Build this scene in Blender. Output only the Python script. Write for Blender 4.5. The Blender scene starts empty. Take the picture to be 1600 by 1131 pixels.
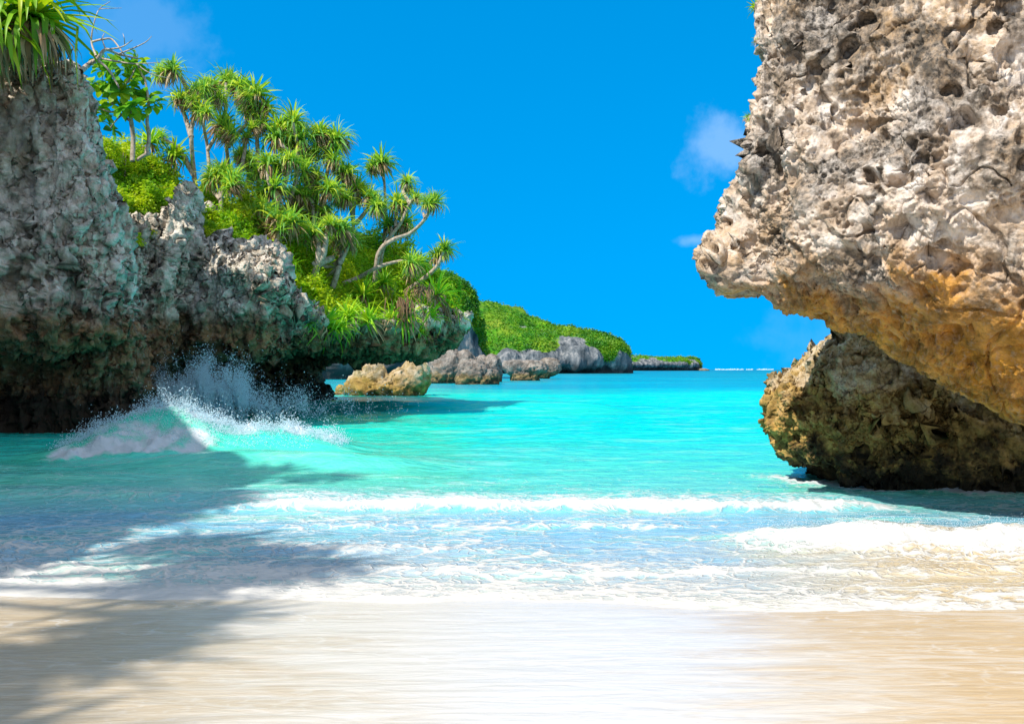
import bpy, bmesh, math, random
import numpy as np
from mathutils import Vector

sc = bpy.context.scene
COL = sc.collection
random.seed(7)
RNG = np.random.default_rng(11)
R = math.radians

# ------------------------------------------------------------------ camera, sky, sun, exposure
CAM = np.array((0.0, 0.0, 1.6)); PITCH = R(0.40); FPX = 1555.6
cd = bpy.data.cameras.new('camera'); cam = bpy.data.objects.new('camera', cd); COL.objects.link(cam)
cam.location = CAM; cam.rotation_euler = (R(90) + PITCH, 0, 0)
cd.lens = 35; cd.sensor_width = 36; cd.clip_start = 0.05; cd.clip_end = 20000
sc.camera = cam
sc.view_settings.view_transform = 'Standard'; sc.view_settings.look = 'None'
sc.view_settings.gamma = 1; sc.view_settings.exposure = 0.52

SUN_TRAVEL = Vector((0.70, 0.71, 0)).normalized(); SUN_ELEV = R(47)
to_sun = Vector((-SUN_TRAVEL.x * math.cos(SUN_ELEV), -SUN_TRAVEL.y * math.cos(SUN_ELEV), math.sin(SUN_ELEV)))
sl = bpy.data.lights.new('sun', 'SUN'); sun = bpy.data.objects.new('sun', sl); COL.objects.link(sun)
sl.energy = 4.5; sl.angle = R(0.55); sl.color = (1.0, 0.93, 0.82)
sun.rotation_euler = to_sun.to_track_quat('Z', 'Y').to_euler(); sun.location = (-30, -20, 40)


def P(px, py, d):
    """point of the place at forward distance d that the photograph shows at pixel px, py"""
    u = (px - 800) / FPX; v = (565.5 - py) / FPX
    dy = math.cos(PITCH) - v * math.sin(PITCH); dz = math.sin(PITCH) + v * math.cos(PITCH)
    return np.array((u / dy * d, d, CAM[2] + dz / dy * d))


# ------------------------------------------------------------------ node helpers
def nd(nt, typ, ins=None, **props):
    n = nt.nodes.new(typ)
    for k, v in props.items():
        setattr(n, k, v)
    for k, v in (ins or {}).items():
        if isinstance(v, bpy.types.NodeSocket):
            nt.links.new(v, n.inputs[k])
        else:
            n.inputs[k].default_value = v
    return n
def c4(c): return (*c, 1.0) if len(c) == 3 else c
def mth(nt, op, a, b=0.0, c=0.0, clamp=False):
    return nd(nt, 'ShaderNodeMath', {0: a, 1: b, 2: c}, operation=op, use_clamp=clamp).outputs[0]
def mix(nt, f, a, b, mode='MIX'):
    a = a if isinstance(a, bpy.types.NodeSocket) else c4(a)
    b = b if isinstance(b, bpy.types.NodeSocket) else c4(b)
    return nd(nt, 'ShaderNodeMix', {0: f, 6: a, 7: b}, data_type='RGBA', blend_type=mode).outputs[2]
def mixf(nt, f, a, b): return nd(nt, 'ShaderNodeMix', {0: f, 2: a, 3: b}, data_type='FLOAT').outputs[0]
def vmul(nt, v, s): return nd(nt, 'ShaderNodeVectorMath', {0: v, 1: s}, operation='MULTIPLY').outputs[0]
def vadd(nt, v, s): return nd(nt, 'ShaderNodeVectorMath', {0: v, 1: s}, operation='ADD').outputs[0]
def noise(nt, v, scale, detail=6, rough=0.55, dist=0.0):
    return nd(nt, 'ShaderNodeTexNoise', {'Vector': v, 'Scale': scale, 'Detail': detail, 'Roughness': rough, 'Distortion': dist}).outputs[0]
def voro(nt, v, scale, feature='F1'):
    return nd(nt, 'ShaderNodeTexVoronoi', {'Vector': v, 'Scale': scale}, feature=feature).outputs[0]
def ramp(nt, f, stops, interp='LINEAR'):
    n = nd(nt, 'ShaderNodeValToRGB', {0: f}); cr = n.color_ramp; cr.interpolation = interp
    while len(cr.elements) < len(stops): cr.elements.new(0.5)
    for e, (p, c) in zip(cr.elements, stops):
        e.position = p; e.color = c4(c) if not isinstance(c, (int, float)) else (c, c, c, 1)
    return n.outputs[0]
def mrange(nt, f, a, b, c=0.0, d=1.0, smooth=False):
    return nd(nt, 'ShaderNodeMapRange', {0: f, 1: a, 2: b, 3: c, 4: d}, clamp=True,
              interpolation_type='SMOOTHSTEP' if smooth else 'LINEAR').outputs[0]
def new_mat(name):
    m = bpy.data.materials.new(name); m.use_nodes = True; nt = m.node_tree; nt.nodes.clear()
    out = nt.nodes.new('ShaderNodeOutputMaterial')
    return m, nt, out
def principled(nt, out, col, rough=0.8, spec=0.3, normal=None, **kw):
    ins = {'Base Color': col if isinstance(col, bpy.types.NodeSocket) else c4(col), 'Roughness': rough, 'Specular IOR Level': spec}
    if normal is not None: ins['Normal'] = normal
    ins.update(kw)
    b = nd(nt, 'ShaderNodeBsdfPrincipled', ins)
    nt.links.new(b.outputs[0], out.inputs[0]); return b
def bump(nt, h, strength=0.5, dist=0.05, normal=None):
    ins = {'Height': h, 'Strength': strength, 'Distance': dist}
    if normal is not None: ins['Normal'] = normal
    return nd(nt, 'ShaderNodeBump', ins).outputs[0]
def sep(nt, v): return nd(nt, 'ShaderNodeSeparateXYZ', {0: v}).outputs
def position(nt): return nd(nt, 'ShaderNodeNewGeometry').outputs['Position']

# ------------------------------------------------------------------ world: Nishita sky with a few thin clouds
w = bpy.data.worlds.new('World'); sc.world = w; w.use_nodes = True; nt = w.node_tree; nt.nodes.clear()
wo = nt.nodes.new('ShaderNodeOutputWorld')
gv = nd(nt, 'ShaderNodeTexCoord').outputs['Generated']; gx, gy, gz = sep(nt, gv)
gz = mth(nt, 'ADD', mth(nt, 'MULTIPLY', mth(nt, 'MAXIMUM', gz, 0), .62), .40)      # keep the deep blue right down to the horizon
gv = nd(nt, 'ShaderNodeVectorMath', {0: nd(nt, 'ShaderNodeCombineXYZ', {0: gx, 1: gy, 2: gz}).outputs[0]}, operation='NORMALIZE').outputs[0]
sky = nd(nt, 'ShaderNodeTexSky', {'Vector': gv}, sky_type='NISHITA', sun_disc=False, sun_elevation=SUN_ELEV,
         sun_rotation=math.atan2(to_sun.x, to_sun.y), altitude=0, air_density=1.0, dust_density=0.0, ozone_density=6.0)
hs = nd(nt, 'ShaderNodeHueSaturation', {'Saturation': 1.5, 'Color': sky.outputs[0], 'Hue': 0.487, 'Value': 1.95})
vec = nd(nt, 'ShaderNodeTexCoord').outputs['Generated']
skycol = hs.outputs[0]
for (px, py, sx, sz, amt, sd) in ((1125, 232, .048, .032, .22, 3.0), (1085, 375, .022, .007, .18, 9.0), (215, 45, .06, .05, .09, 5.0),
                                  (1330, 530, .08, .05, .05, 7.0)):
    D = P(px, py, 1.0) - CAM; D = D / np.linalg.norm(D)
    q = vmul(nt, vadd(nt, vec, tuple(-D)), (1 / sx, 0.3 / sx, 1 / sz))
    q = vadd(nt, q, (0, 0, 0))
    ln = nd(nt, 'ShaderNodeVectorMath', {0: q}, operation='LENGTH').outputs['Value']
    nz = noise(nt, vadd(nt, vec, (sd, sd, 0)), 22, 6, .6)
    f = mth(nt, 'ADD', ln, mth(nt, 'MULTIPLY', mth(nt, 'SUBTRACT', nz, .5), 2.2))
    f = mrange(nt, f, .25, 1.15, amt, 0, True)
    skycol = mix(nt, f, skycol, (6.6, 8.0, 10.5))
# white cloud added out of view, overhead and behind the viewer, as fill light
gx, gy, gz = sep(nt, vec)
hi = mth(nt, 'MAXIMUM', mrange(nt, gz, .48, .70, 0, 1, True), mrange(nt, gy, .15, -.25, 0, 1, True))
cn = mrange(nt, noise(nt, vadd(nt, vec, (2, 7, 1)), 2.6, 7, .6), .38, .58, 0, .8, True)
skycol = mix(nt, mth(nt, 'MULTIPLY', hi, cn), skycol, (8.2, 7.9, 7.4))
bg = nd(nt, 'ShaderNodeBackground', {0: skycol, 1: 0.10}); nt.links.new(bg.outputs[0], wo.inputs[0])

# ------------------------------------------------------------------ numpy noise
_G = np.array([(1,1,0),(-1,1,0),(1,-1,0),(-1,-1,0),(1,0,1),(-1,0,1),(1,0,-1),(-1,0,-1),(0,1,1),(0,-1,1),(0,1,-1),(0,-1,-1),
               (1,1,0),(-1,1,0),(0,-1,1),(0,-1,-1)], dtype=np.float32)
def _hash(i, j, k, s):
    h = (i.astype(np.uint32) * np.uint32(374761393) + j.astype(np.uint32) * np.uint32(668265263)
         + k.astype(np.uint32) * np.uint32(2147483647) + np.uint32(s * 1274126177 & 0xffffffff))
    h = (h ^ (h >> np.uint32(13))) * np.uint32(1274126177)
    return h ^ (h >> np.uint32(16))
def gnoise(p, seed=0):
    sh = p.shape[:-1]; p = p.reshape(-1, 3).astype(np.float32)
    i0 = np.floor(p).astype(np.int64); f = p - i0; u = f * f * f * (f * (f * 6 - 15) + 10)
    r = 0
    for a in (0, 1):
        wa = u[:, 0] if a else 1 - u[:, 0]
        for b in (0, 1):
            wb = u[:, 1] if b else 1 - u[:, 1]
            for c in (0, 1):
                wc = u[:, 2] if c else 1 - u[:, 2]
                g = _G[_hash(i0[:, 0] + a, i0[:, 1] + b, i0[:, 2] + c, seed) & np.uint32(15)]
                d = f - np.array((a, b, c), dtype=np.float32)
                r = r + wa * wb * wc * (g * d).sum(1)
    return r.reshape(sh)
def fbm(p, oct=4, seed=0, gain=0.5, lac=2.03):
    t = 0; a = 1.0
    for o in range(oct):
        t = t + a * gnoise(p, seed + o * 17); p = p * lac; a *= gain
    return t
def ridged(p, oct=4, seed=0, gain=0.5):
    t = 0; a = 1.0
    for o in range(oct):
        t = t + a * (0.5 - np.abs(gnoise(p, seed + o * 13)) * 1.6); p = p * 2.1; a *= gain
    return t
def cells(p, seed=0):
    sh = p.shape[:-1]; p = p.reshape(-1, 3).astype(np.float32)
    i0 = np.floor(p).astype(np.int64); f = p - i0; f1 = np.full(len(p), 9.0, np.float32)
    for a in (-1, 0, 1):
        for b in (-1, 0, 1):
            for c in (-1, 0, 1):
                h = _hash(i0[:, 0] + a, i0[:, 1] + b, i0[:, 2] + c, seed)
                o = np.stack(((h & 1023) / 1023, ((h >> np.uint32(10)) & 1023) / 1023, ((h >> np.uint32(20)) & 1023) / 1023), 1)
                d = ((np.array((a, b, c)) + o - f) ** 2).sum(1)
                f1 = np.minimum(f1, d)
    return np.sqrt(f1).reshape(sh)
def sstep(a, b, x):
    t = np.clip((x - a) / (b - a), 0, 1); return t * t * (3 - 2 * t)

# ------------------------------------------------------------------ mesh helpers
def raw_mesh(name, V, loops, starts, mat, parent=None, attrs=None, smooth=True):
    me = bpy.data.meshes.new(name)
    V = np.asarray(V, np.float32).reshape(-1, 3)
    me.vertices.add(len(V)); me.vertices.foreach_set('co', V.ravel())
    me.loops.add(len(loops)); me.loops.foreach_set('vertex_index', np.asarray(loops, np.int32))
    me.polygons.add(len(starts)); me.polygons.foreach_set('loop_start', np.asarray(starts, np.int32))
    me.update(calc_edges=True); me.validate()
    if smooth: me.polygons.foreach_set('use_smooth', np.ones(len(me.polygons), bool))
    for k, a in (attrs or {}).items():
        at = me.attributes.new(k, 'FLOAT', 'POINT'); at.data.foreach_set('value', np.asarray(a, np.float32).ravel())
    if mat: me.materials.append(mat)
    return link(name, me, parent)
def link(name, me, parent=None):
    o = bpy.data.objects.new(name, me); COL.objects.link(o)
    if parent is not None: o.parent = parent
    return o
def quads(name, V, Q, mat, parent=None, attrs=None, smooth=True):
    Q = np.asarray(Q, np.int32)
    return raw_mesh(name, V, Q.ravel(), np.arange(len(Q)) * Q.shape[1], mat, parent, attrs, smooth)
def grid_faces(nu, nv, flip=False):
    i = np.arange(nu * nv).reshape(nu, nv)
    a, b, c, d = i[:-1, :-1], i[1:, :-1], i[1:, 1:], i[:-1, 1:]
    q = np.stack((a, d, c, b) if flip else (a, b, c, d), -1).reshape(-1, 4)
    return q
def normals(V, flip=False):
    n = np.cross(np.gradient(V, axis=0), np.gradient(V, axis=1))
    n /= np.linalg.norm(n, axis=-1, keepdims=True) + 1e-9
    return -n if flip else n
def cr_axis(C, ns, axis=0):
    """Catmull-Rom along an axis, ns[i] samples in segment i"""
    C = np.moveaxis(C, axis, 0); n = len(C)
    Ce = np.concatenate(([2 * C[0] - C[1]], C, [2 * C[-1] - C[-2]]))
    out = []
    for s in range(n - 1):
        p0, p1, p2, p3 = Ce[s:s + 4]
        t = np.linspace(0, 1, ns[s], endpoint=False).reshape((-1,) + (1,) * (C.ndim - 1))
        out.append(0.5 * (2 * p1 + (p2 - p0) * t + (2 * p0 - 5 * p1 + 4 * p2 - p3) * t ** 2 + (3 * p1 - p0 - 3 * p2 + p3) * t ** 3))
    out.append(C[-1:])
    return np.moveaxis(np.concatenate(out), 0, axis)
def tag(o, label=None, cat=None, group=None, kind=None):
    if label: o['label'] = label
    if cat: o['category'] = cat
    if group: o['group'] = group
    if kind: o['kind'] = kind
    return o
def empty(name, loc, label, cat, group=None):
    o = bpy.data.objects.new(name, None); COL.objects.link(o); o.location = loc; o.empty_display_size = .2
    return tag(o, label, cat, group)

# ------------------------------------------------------------------ materials
def rock_mat(name, pale, mid, dark, ochre, ochre_amt=.5, dark_amt=.5, zst=None, zst_col=(.2, .12, .04), zwet=0.9, zwet_col=(.02, .018, .015),
             lich=(.06, .06, .055), sc_=1.0, bump_d=.03, green=None):
    m, nt, out = new_mat(name); p = position(nt); z = sep(nt, p)[2]
    n1 = noise(nt, p, .55 * sc_, 6, .6, .4); n2 = noise(nt, p, 2.4 * sc_, 9, .65, .3); n3 = noise(nt, p, 11 * sc_, 8, .7)
    n4 = noise(nt, vadd(nt, p, (31, 7, 3)), .62 * sc_, 9, .70, .6)
    col = ramp(nt, n2, [(.30, dark), (.44, mid), (.60, pale)])
    f = mth(nt, 'MULTIPLY', mrange(nt, n1, .42, .62, 0, 1, True), ochre_amt)
    col = mix(nt, mth(nt, 'MULTIPLY', f, mrange(nt, n3, .3, .6)), col, ochre)
    g = mth(nt, 'MULTIPLY', mrange(nt, n4, .48, .60, 0, 1, True), dark_amt)
    g = mth(nt, 'MULTIPLY', g, mrange(nt, n3, .62, .40, .25, 1))
    col = mix(nt, g, col, lich)
    sk = noise(nt, vmul(nt, p, (1.5 * sc_, 1.5 * sc_, .22 * sc_)), 1.0, 7, .65, .8)
    sk = mth(nt, 'MULTIPLY', mrange(nt, sk, .54, .64, 0, 1, True), mrange(nt, n2, .62, .42, .2, 1))
    col = mix(nt, mth(nt, 'MULTIPLY', sk, dark_amt), col, tuple(v_ * 1.1 for v_ in lich))
    if green is not None:
        gg = mth(nt, 'MULTIPLY', mrange(nt, noise(nt, vadd(nt, p, (5, 9, 17)), 1.6 * sc_, 8, .65), .52, .66, 0, 1, True), .35)
        col = mix(nt, gg, col, green)
    if zst is not None:
        zz = mth(nt, 'ADD', z, mth(nt, 'MULTIPLY', mth(nt, 'SUBTRACT', n4, .5), 3.2))
        s = mrange(nt, zz, zst + .35, zst - .35, 0, .92, True)
        stc = ramp(nt, n2, [(.34, tuple(x * .22 for x in zst_col)), (.50, tuple(x * .62 for x in zst_col)), (.62, zst_col)])
        stc = mix(nt, mth(nt, 'MULTIPLY', mrange(nt, n3, .52, .68), .5), stc, mid)
        col = mix(nt, s, col, stc)
    if zwet is not None:
        zz = mth(nt, 'ADD', z, mth(nt, 'MULTIPLY', mth(nt, 'SUBTRACT', n2, .5), 1.8))
        s = mrange(nt, zz, zwet + .3, zwet - .3, 0, .93, True)
        col = mix(nt, s, col, zwet_col)
    col = mix(nt, mrange(nt, n3, .25, .75, .0, .5), col, mix(nt, 1.0, col, (.55, .52, .5), 'MULTIPLY'))
    pit = voro(nt, vadd(nt, p, (0, 0, 0)), 13 * sc_)
    h = mth(nt, 'ADD', mth(nt, 'MULTIPLY', n3, 1.0), mth(nt, 'MULTIPLY', mrange(nt, pit, 0, .45), .35))
    b = bump(nt, h, .9, bump_d)
    principled(nt, out, col, .88, .2, b)
    return m

M = {}
M['rock_upper'] = rock_mat('warm limestone', (.80, .73, .66), (.56, .44, .33), (.15, .115, .085), (.56, .34, .13), .5, 1.0,
                           zst=2.45, zst_col=(.72, .34, .035), zwet=None, lich=(.075, .066, .055), sc_=1.5, bump_d=.035)
M['rock_lower'] = rock_mat('tidal limestone', (.70, .60, .46), (.50, .36, .18), (.12, .085, .045), (.55, .36, .08), .6, .5,
                           zst=1.3, zst_col=(.56, .34, .08), zwet=.50, zwet_col=(.035, .027, .018), lich=(.07, .06, .045), sc_=1.5, bump_d=.04)
M['cliff'] = rock_mat('grey limestone', (.84, .77, .68), (.52, .46, .38), (.13, .11, .09), (.38, .26, .13), .6, .45,
                      zst=3.0, zst_col=(.36, .19, .07), zwet=1.05, zwet_col=(.04, .028, .020), lich=(.11, .10, .085), sc_=.9, bump_d=.06,
                      green=(.30, .33, .24))
M['islet'] = rock_mat('ochre limestone', (.60, .50, .36), (.46, .34, .17), (.13, .09, .05), (.48, .32, .09), .6, .5,
                      zst=.9, zst_col=(.50, .33, .07), zwet=.18, zwet_col=(.10, .07, .03), sc_=.8, bump_d=.1)
M['islet_grey'] = rock_mat('weathered boulder', (.38, .34, .30), (.18, .16, .14), (.06, .055, .05), (.28, .20, .11), .35, .5,
                           zst=1.1, zst_col=(.30, .21, .08), zwet=.25, zwet_col=(.06, .05, .03), sc_=.5, bump_d=.15)

def leaf_mat(name, c0, c1, c2, trans=.35, rough=.45):
    m, nt, out = new_mat(name)
    a = nd(nt, 'ShaderNodeAttribute', attribute_name='rnd').outputs['Fac']
    oi = nd(nt, 'ShaderNodeObjectInfo').outputs['Random']
    v = mth(nt, 'FRACT', mth(nt, 'ADD', a, mth(nt, 'MULTIPLY', oi, .37)))
    col = ramp(nt, v, [(0, c0), (.55, c1), (1, c2)])
    b = nd(nt, 'ShaderNodeBsdfPrincipled', {'Base Color': col, 'Roughness': rough, 'Specular IOR Level': .4})
    t = nd(nt, 'ShaderNodeBsdfTranslucent', {'Color': mix(nt, 1, col, (1.0, 1.0, .6), 'MULTIPLY')})
    s = nd(nt, 'ShaderNodeMixShader', {0: trans, 1: b.outputs[0], 2: t.outputs[0]})
    nt.links.new(s.outputs[0], out.inputs[0]); return m
M['pandan'] = leaf_mat('pandanus leaf', (.12, .36, .08), (.34, .60, .05), (.68, .74, .07), .5)
M['pandan_big'] = leaf_mat('sunlit pandanus leaf', (.10, .30, .012), (.28, .52, .015), (.72, .66, .01), .45)
M['dry'] = leaf_mat('dry leaf', (.20, .12, .06), (.42, .28, .15), (.62, .46, .29), .2, .8)
M['grass'] = leaf_mat('young pandanus leaf', (.11, .38, .02), (.30, .60, .02), (.60, .72, .03), .45)
M['shrub'] = leaf_mat('shrub leaf', (.14, .36, .01), (.42, .60, .01), (.70, .72, .02), .45)
M['cover'] = leaf_mat('creeper leaf', (.10, .34, .012), (.38, .60, .012), (.70, .74, .02), .45)
M['almond'] = leaf_mat('broad leaf', (.06, .26, .02), (.18, .46, .015), (.48, .60, .02), .45)
M['scrub'] = leaf_mat('coastal scrub leaf', (.02, .13, .008), (.07, .27, .01), (.22, .36, .012))
def simple_mat(name, a, b, scale, bd=.01, rough=.85):
    m, nt, out = new_mat(name); p = nd(nt, 'ShaderNodeTexCoord').outputs['Object']
    n = noise(nt, p, scale, 8, .65)
    principled(nt, out, mix(nt, mrange(nt, n, .35, .65), a, b), rough, .2, bump(nt, n, .8, bd)); return m
M['bark'] = simple_mat('pale bark', (.20, .155, .11), (.50, .42, .34), 9)
M['deadwood'] = simple_mat('dead wood', (.22, .18, .15), (.55, .47, .40), 12)
m, nt, out = new_mat('hill soil'); p = position(nt)
n = noise(nt, p, 1.3, 8, .65); n2 = noise(nt, p, 6, 6, .65)
col = ramp(nt, n, [(.35, (.07, .20, .01)), (.5, (.17, .34, .012)), (.66, (.32, .42, .03))])
col = mix(nt, mrange(nt, n2, .55, .7, 0, .6), col, (.24, .17, .08))
principled(nt, out, col, .95, .1, bump(nt, n2, .8, .1)); M['hill'] = m

# headland: scrub over grey cliff; attribute 'veg' says where scrub grows
m, nt, out = new_mat('headland'); p = position(nt)
veg = nd(nt, 'ShaderNodeAttribute', attribute_name='veg').outputs['Fac']
n1 = noise(nt, p, .05, 6, .6); n2 = noise(nt, p, .28, 8, .65); n3 = noise(nt, vmul(nt, p, (1, 1, .3)), .35, 8, .7)
vcol = ramp(nt, n2, [(.32, (.015, .09, .008)), (.5, (.05, .20, .01)), (.66, (.16, .30, .012))])
vcol = mix(nt, mrange(nt, n1, .52, .68, 0, .7), vcol, (.22, .26, .03))
rcol = ramp(nt, n3, [(.34, (.03, .04, .048)), (.52, (.13, .145, .155)), (.70, (.40, .38, .36))])
z = sep(nt, p)[2]
rcol = mix(nt, mrange(nt, mth(nt, 'ADD', z, mth(nt, 'MULTIPLY', n3, 2.5)), 4.6, 2.6, 0, .85), rcol, (.035, .04, .04))
vf = mrange(nt, mth(nt, 'ADD', veg, mth(nt, 'MULTIPLY', mth(nt, 'SUBTRACT', n2, .5), .8)), .45, .55)
principled(nt, out, mix(nt, vf, rcol, vcol), .9, .1, bump(nt, n2, .8, .6)); M['headland'] = m

# ------------------------------------------------------------------ the sheet of sand, running under the sea to the horizon
def edge_y(x): return np.interp(x, (-9, -3.4, -2.1, -.9, 0, 1.6, 3.3, 9), (7.15, 7.0, 6.85, 6.75, 6.7, 6.42, 6.35, 6.3)) \
    + .30 * gnoise(np.stack((x * .62 + 3.3, x * 0, x * 0), -1), 5) + .08 * gnoise(np.stack((x * 1.9, x * 0, x * 0), -1), 15) + .03 * gnoise(np.stack((x * 5, x * 0, x * 0), -1), 6)
def sand_z(x, y):
    z = np.where(y < 6.6, (6.6 - y) * .012, -(y - 6.6) * .05)
    return np.maximum(z, -3.0 - 0 * y)
ys = np.concatenate((np.linspace(-80, -2, 12), np.linspace(-1, 3, 12), np.linspace(3.1, 8, 420), np.geomspace(8.2, 9000, 60)))
ts = np.linspace(-1, 1, 260)
X = ts[None, :] * (np.maximum(ys, 0) + 9)[:, None] * np.where(ys < 0, 9, 1)[:, None] * 1.15
Y = np.broadcast_to(ys[:, None], X.shape)
Z = sand_z(X, Y)
near = sstep(2.2, 3.4, Y) * sstep(9, 7, Y)
q = np.stack((X * .9, Y * 7.5, X * 0), -1)
warp = gnoise(np.stack((X * .35, Y * .6, X * 0), -1), 3)
q[..., 1] += warp * 2.2
rip = fbm(q, 3, 21, .5)
Z = Z + near * .0028 * rip + near * .004 * gnoise(np.stack((X * .3, Y * 1.6, X * 0), -1), 8)
m, nt, out = new_mat('wet sand'); p = position(nt)
sx, sy, sz = sep(nt, p)
st = noise(nt, vmul(nt, p, (1.5, 6.5, 0)), 1.0, 7, .62, 1.4)
big = noise(nt, vmul(nt, p, (.35, .8, 0)), 1.0, 4, .55)
gr = noise(nt, p, 160, 3, .6)
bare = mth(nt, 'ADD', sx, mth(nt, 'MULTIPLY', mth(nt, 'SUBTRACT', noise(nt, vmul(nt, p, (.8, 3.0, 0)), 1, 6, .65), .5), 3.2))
col = mix(nt, mrange(nt, bare, .7, 2.2, 0, 1, True), (.64, .60, .54), (.54, .40, .235))  # tan to the right: barer sand, with the rock's reflection painted in
col = mix(nt, mrange(nt, mth(nt, 'ADD', bare, mth(nt, 'MULTIPLY', sy, .5)), 2.2, .6, 0, .8, True), col, (.50, .385, .235))  # browner to the left: tone of the shaded sand put into its colour
rl = noise(nt, vmul(nt, p, (.75, 4.6, 0)), 1.0, 3, .5, .9); rl2 = noise(nt, vmul(nt, p, (1.6, 9.5, 0)), 1.0, 3, .5, .7)
ln = mth(nt, 'MAXIMUM', mrange(nt, mth(nt, 'ABSOLUTE', mth(nt, 'SUBTRACT', rl, .5)), .035, .004), mth(nt, 'MULTIPLY', mrange(nt, mth(nt, 'ABSOLUTE', mth(nt, 'SUBTRACT', rl2, .5)), .04, .005), .7))
col = mix(nt, mth(nt, 'MULTIPLY', mrange(nt, st, .55, .70), .25), col, (.68, .655, .62))
col = mix(nt, mth(nt, 'MULTIPLY', ln, mth(nt, 'MULTIPLY', mrange(nt, big, .3, .6, .12, .5), mrange(nt, sx, -2.5, 0, .35, 1))), col, (.74, .72, .69))
col = mix(nt, mth(nt, 'MULTIPLY', mrange(nt, gr, .55, .75), .25), col, (.5, .40, .28))
wv = vadd(nt, vmul(nt, p, (1.3, 2.6, 0)), nd(nt, 'ShaderNodeVectorMath', {0: nd(nt, 'ShaderNodeTexNoise', {'Vector': vmul(nt, p, (.8, 2.0, 0)), 'Scale': 1.0, 'Detail': 5.0}).outputs[1], 3: 2.0}, operation='SCALE').outputs[0])
ce = mrange(nt, voro(nt, wv, 2.2, 'DISTANCE_TO_EDGE'), .06, .0)
pn = mrange(nt, noise(nt, vmul(nt, p, (.7, 2.2, 0)), 1.3, 5, .6), .47, .60, 0, 1, True)
bub = mrange(nt, voro(nt, p, 16), .085, .05)
col = mix(nt, mth(nt, 'MULTIPLY', mth(nt, 'MAXIMUM', mth(nt, 'MULTIPLY', ce, .5), mth(nt, 'MULTIPLY', bub, .8)), mth(nt, 'MULTIPLY', pn, mrange(nt, sy, 4.2, 6.4, .15, 1))), col, (.76, .75, .73))
wet = mrange(nt, sy, 3.2, 4.6, .34, 0.03)
rg = mth(nt, 'ADD', wet, mth(nt, 'MULTIPLY', big, .16))
bmp = bump(nt, mth(nt, 'ADD', mth(nt, 'ADD', st, mth(nt, 'MULTIPLY', rl2, .6)), mth(nt, 'MULTIPLY', gr, .15)), .42, .02)
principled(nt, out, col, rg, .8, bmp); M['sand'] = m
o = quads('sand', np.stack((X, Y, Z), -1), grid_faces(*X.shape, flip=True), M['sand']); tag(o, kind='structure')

# ------------------------------------------------------------------ the sea
ys = np.concatenate((np.linspace(0, 1, 8)[:-1] * 0, [0])) if False else None
rows = np.concatenate((np.linspace(0, .35, 14)[:-1], np.geomspace(.35, 55, 760), np.geomspace(56, 9000, 120)))
ts = np.linspace(-1, 1, 760)
Xs = ts[None, :] * (rows + 13)[:, None] * .86
E = edge_y(Xs); Y = E + rows[:, None]; X = Xs
def bell(v, c, wf, wb): return np.exp(-np.where(v < c, ((v - c) / wf) ** 2, ((v - c) / wb) ** 2))
q2 = lambda a, b: np.stack((X * a, Y * b, X * 0), -1)
n_l = gnoise(q2(.35, .35), 31); n_m = gnoise(q2(1.1, 1.1), 32)
H = .05 * gnoise(q2(.22, .6), 33) * sstep(9, 16, Y) + .03 * gnoise(q2(.9, 1.9), 34) * sstep(7, 12, Y)
H += .012 * fbm(q2(2.2, 4.5), 3, 35) * sstep(6.8, 9, Y)
H *= 1 - .5 * sstep(60, 300, Y)
foam = np.zeros_like(X)
# breaking wave against the left cliff
A1 = .82 * np.exp(-((X + 6.7) / 1.35) ** 2) + .36 * np.exp(-((X + 4.3) / 1.0) ** 2)
yc = 19.2 + .18 * (X + 6.5) + .35 * n_m
W1 = A1 * bell(Y, yc, 1.0, 1.7); H += W1
lump = fbm(q2(3.0, 3.0), 4, 41)
f1 = sstep(.10, .26, A1) * (bell(Y, yc + .35, .55, .9) * (1.25 + .8 * sstep(-5.6, -4.8, X)) + bell(Y, yc - 1.0, .7, .6) * .8 * sstep(-4.6, -6.0, X) * 1.15) * np.clip(.75 + 1.1 * fbm(q2(1.6, 1.6), 3, 47), .1, 1.4) ; foam += f1
# long swells further out
for (yy, x0, x1, a, wf, wb) in ((39, -9, 4, .34, 1.7, 3.2), (16.2, -6.0, -1.4, .26, .7, 1.3), (27, -4, 12, .10, 1.5, 2.5), (24, 0, 14, .08, 1.2, 2),
                                (12.2, 2.6, 9, .05, .4, .5), (14.4, -9, -5, .12, .5, .8), (12.4, -8, -2, .10, .4, .7)):
    ycc = yy * (1 + .02 * n_l) + .03 * yy * gnoise(q2(3.2 / yy, 0), 50 + int(yy)); H += a * sstep(x0 - 1.2, x0 + 1.5, X) * sstep(x1 + 1.2, x1 - 1.5, X) * bell(Y, ycc, wf, wb)
# bores running up the beach
for (yf, x0, x1, a, wd, sd) in ((11.2, -3.2, 4.2, .10, .8, 61), (10.0, -2.5, 2.2, .03, .5, 63), (7.75, -9, 12, .03, .45, 64), (8.7, -7, 0, .035, .4, 65)):
    yb = yf + .22 * gnoise(q2(.6, 0), sd) + .06 * gnoise(q2(3.1, 0), sd + 9)
    sh = sstep(x0 - .6, x0 + .8, X) * sstep(x1 + .6, x1 - .8, X)
    b = sh * sstep(yb - .10, yb + .10, Y) * np.exp(-np.maximum(Y - yb - .1, 0) / wd)
    H += a * b * (1 + .35 * n_m); foam += .85 * b * min(1, a / .08)
yb = 9.25 + .20 * gnoise(q2(.6, 0), 62) + .05 * gnoise(q2(3.1, 0), 71) - .04 * (X - 3)
A2 = sstep(1.6, 3.2, X) * sstep(16, 9, X) * (.17 + .07 * gnoise(q2(1.6, 0), 72)); W2 = A2 * bell(Y, yb, .26, .55); H += W2
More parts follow.
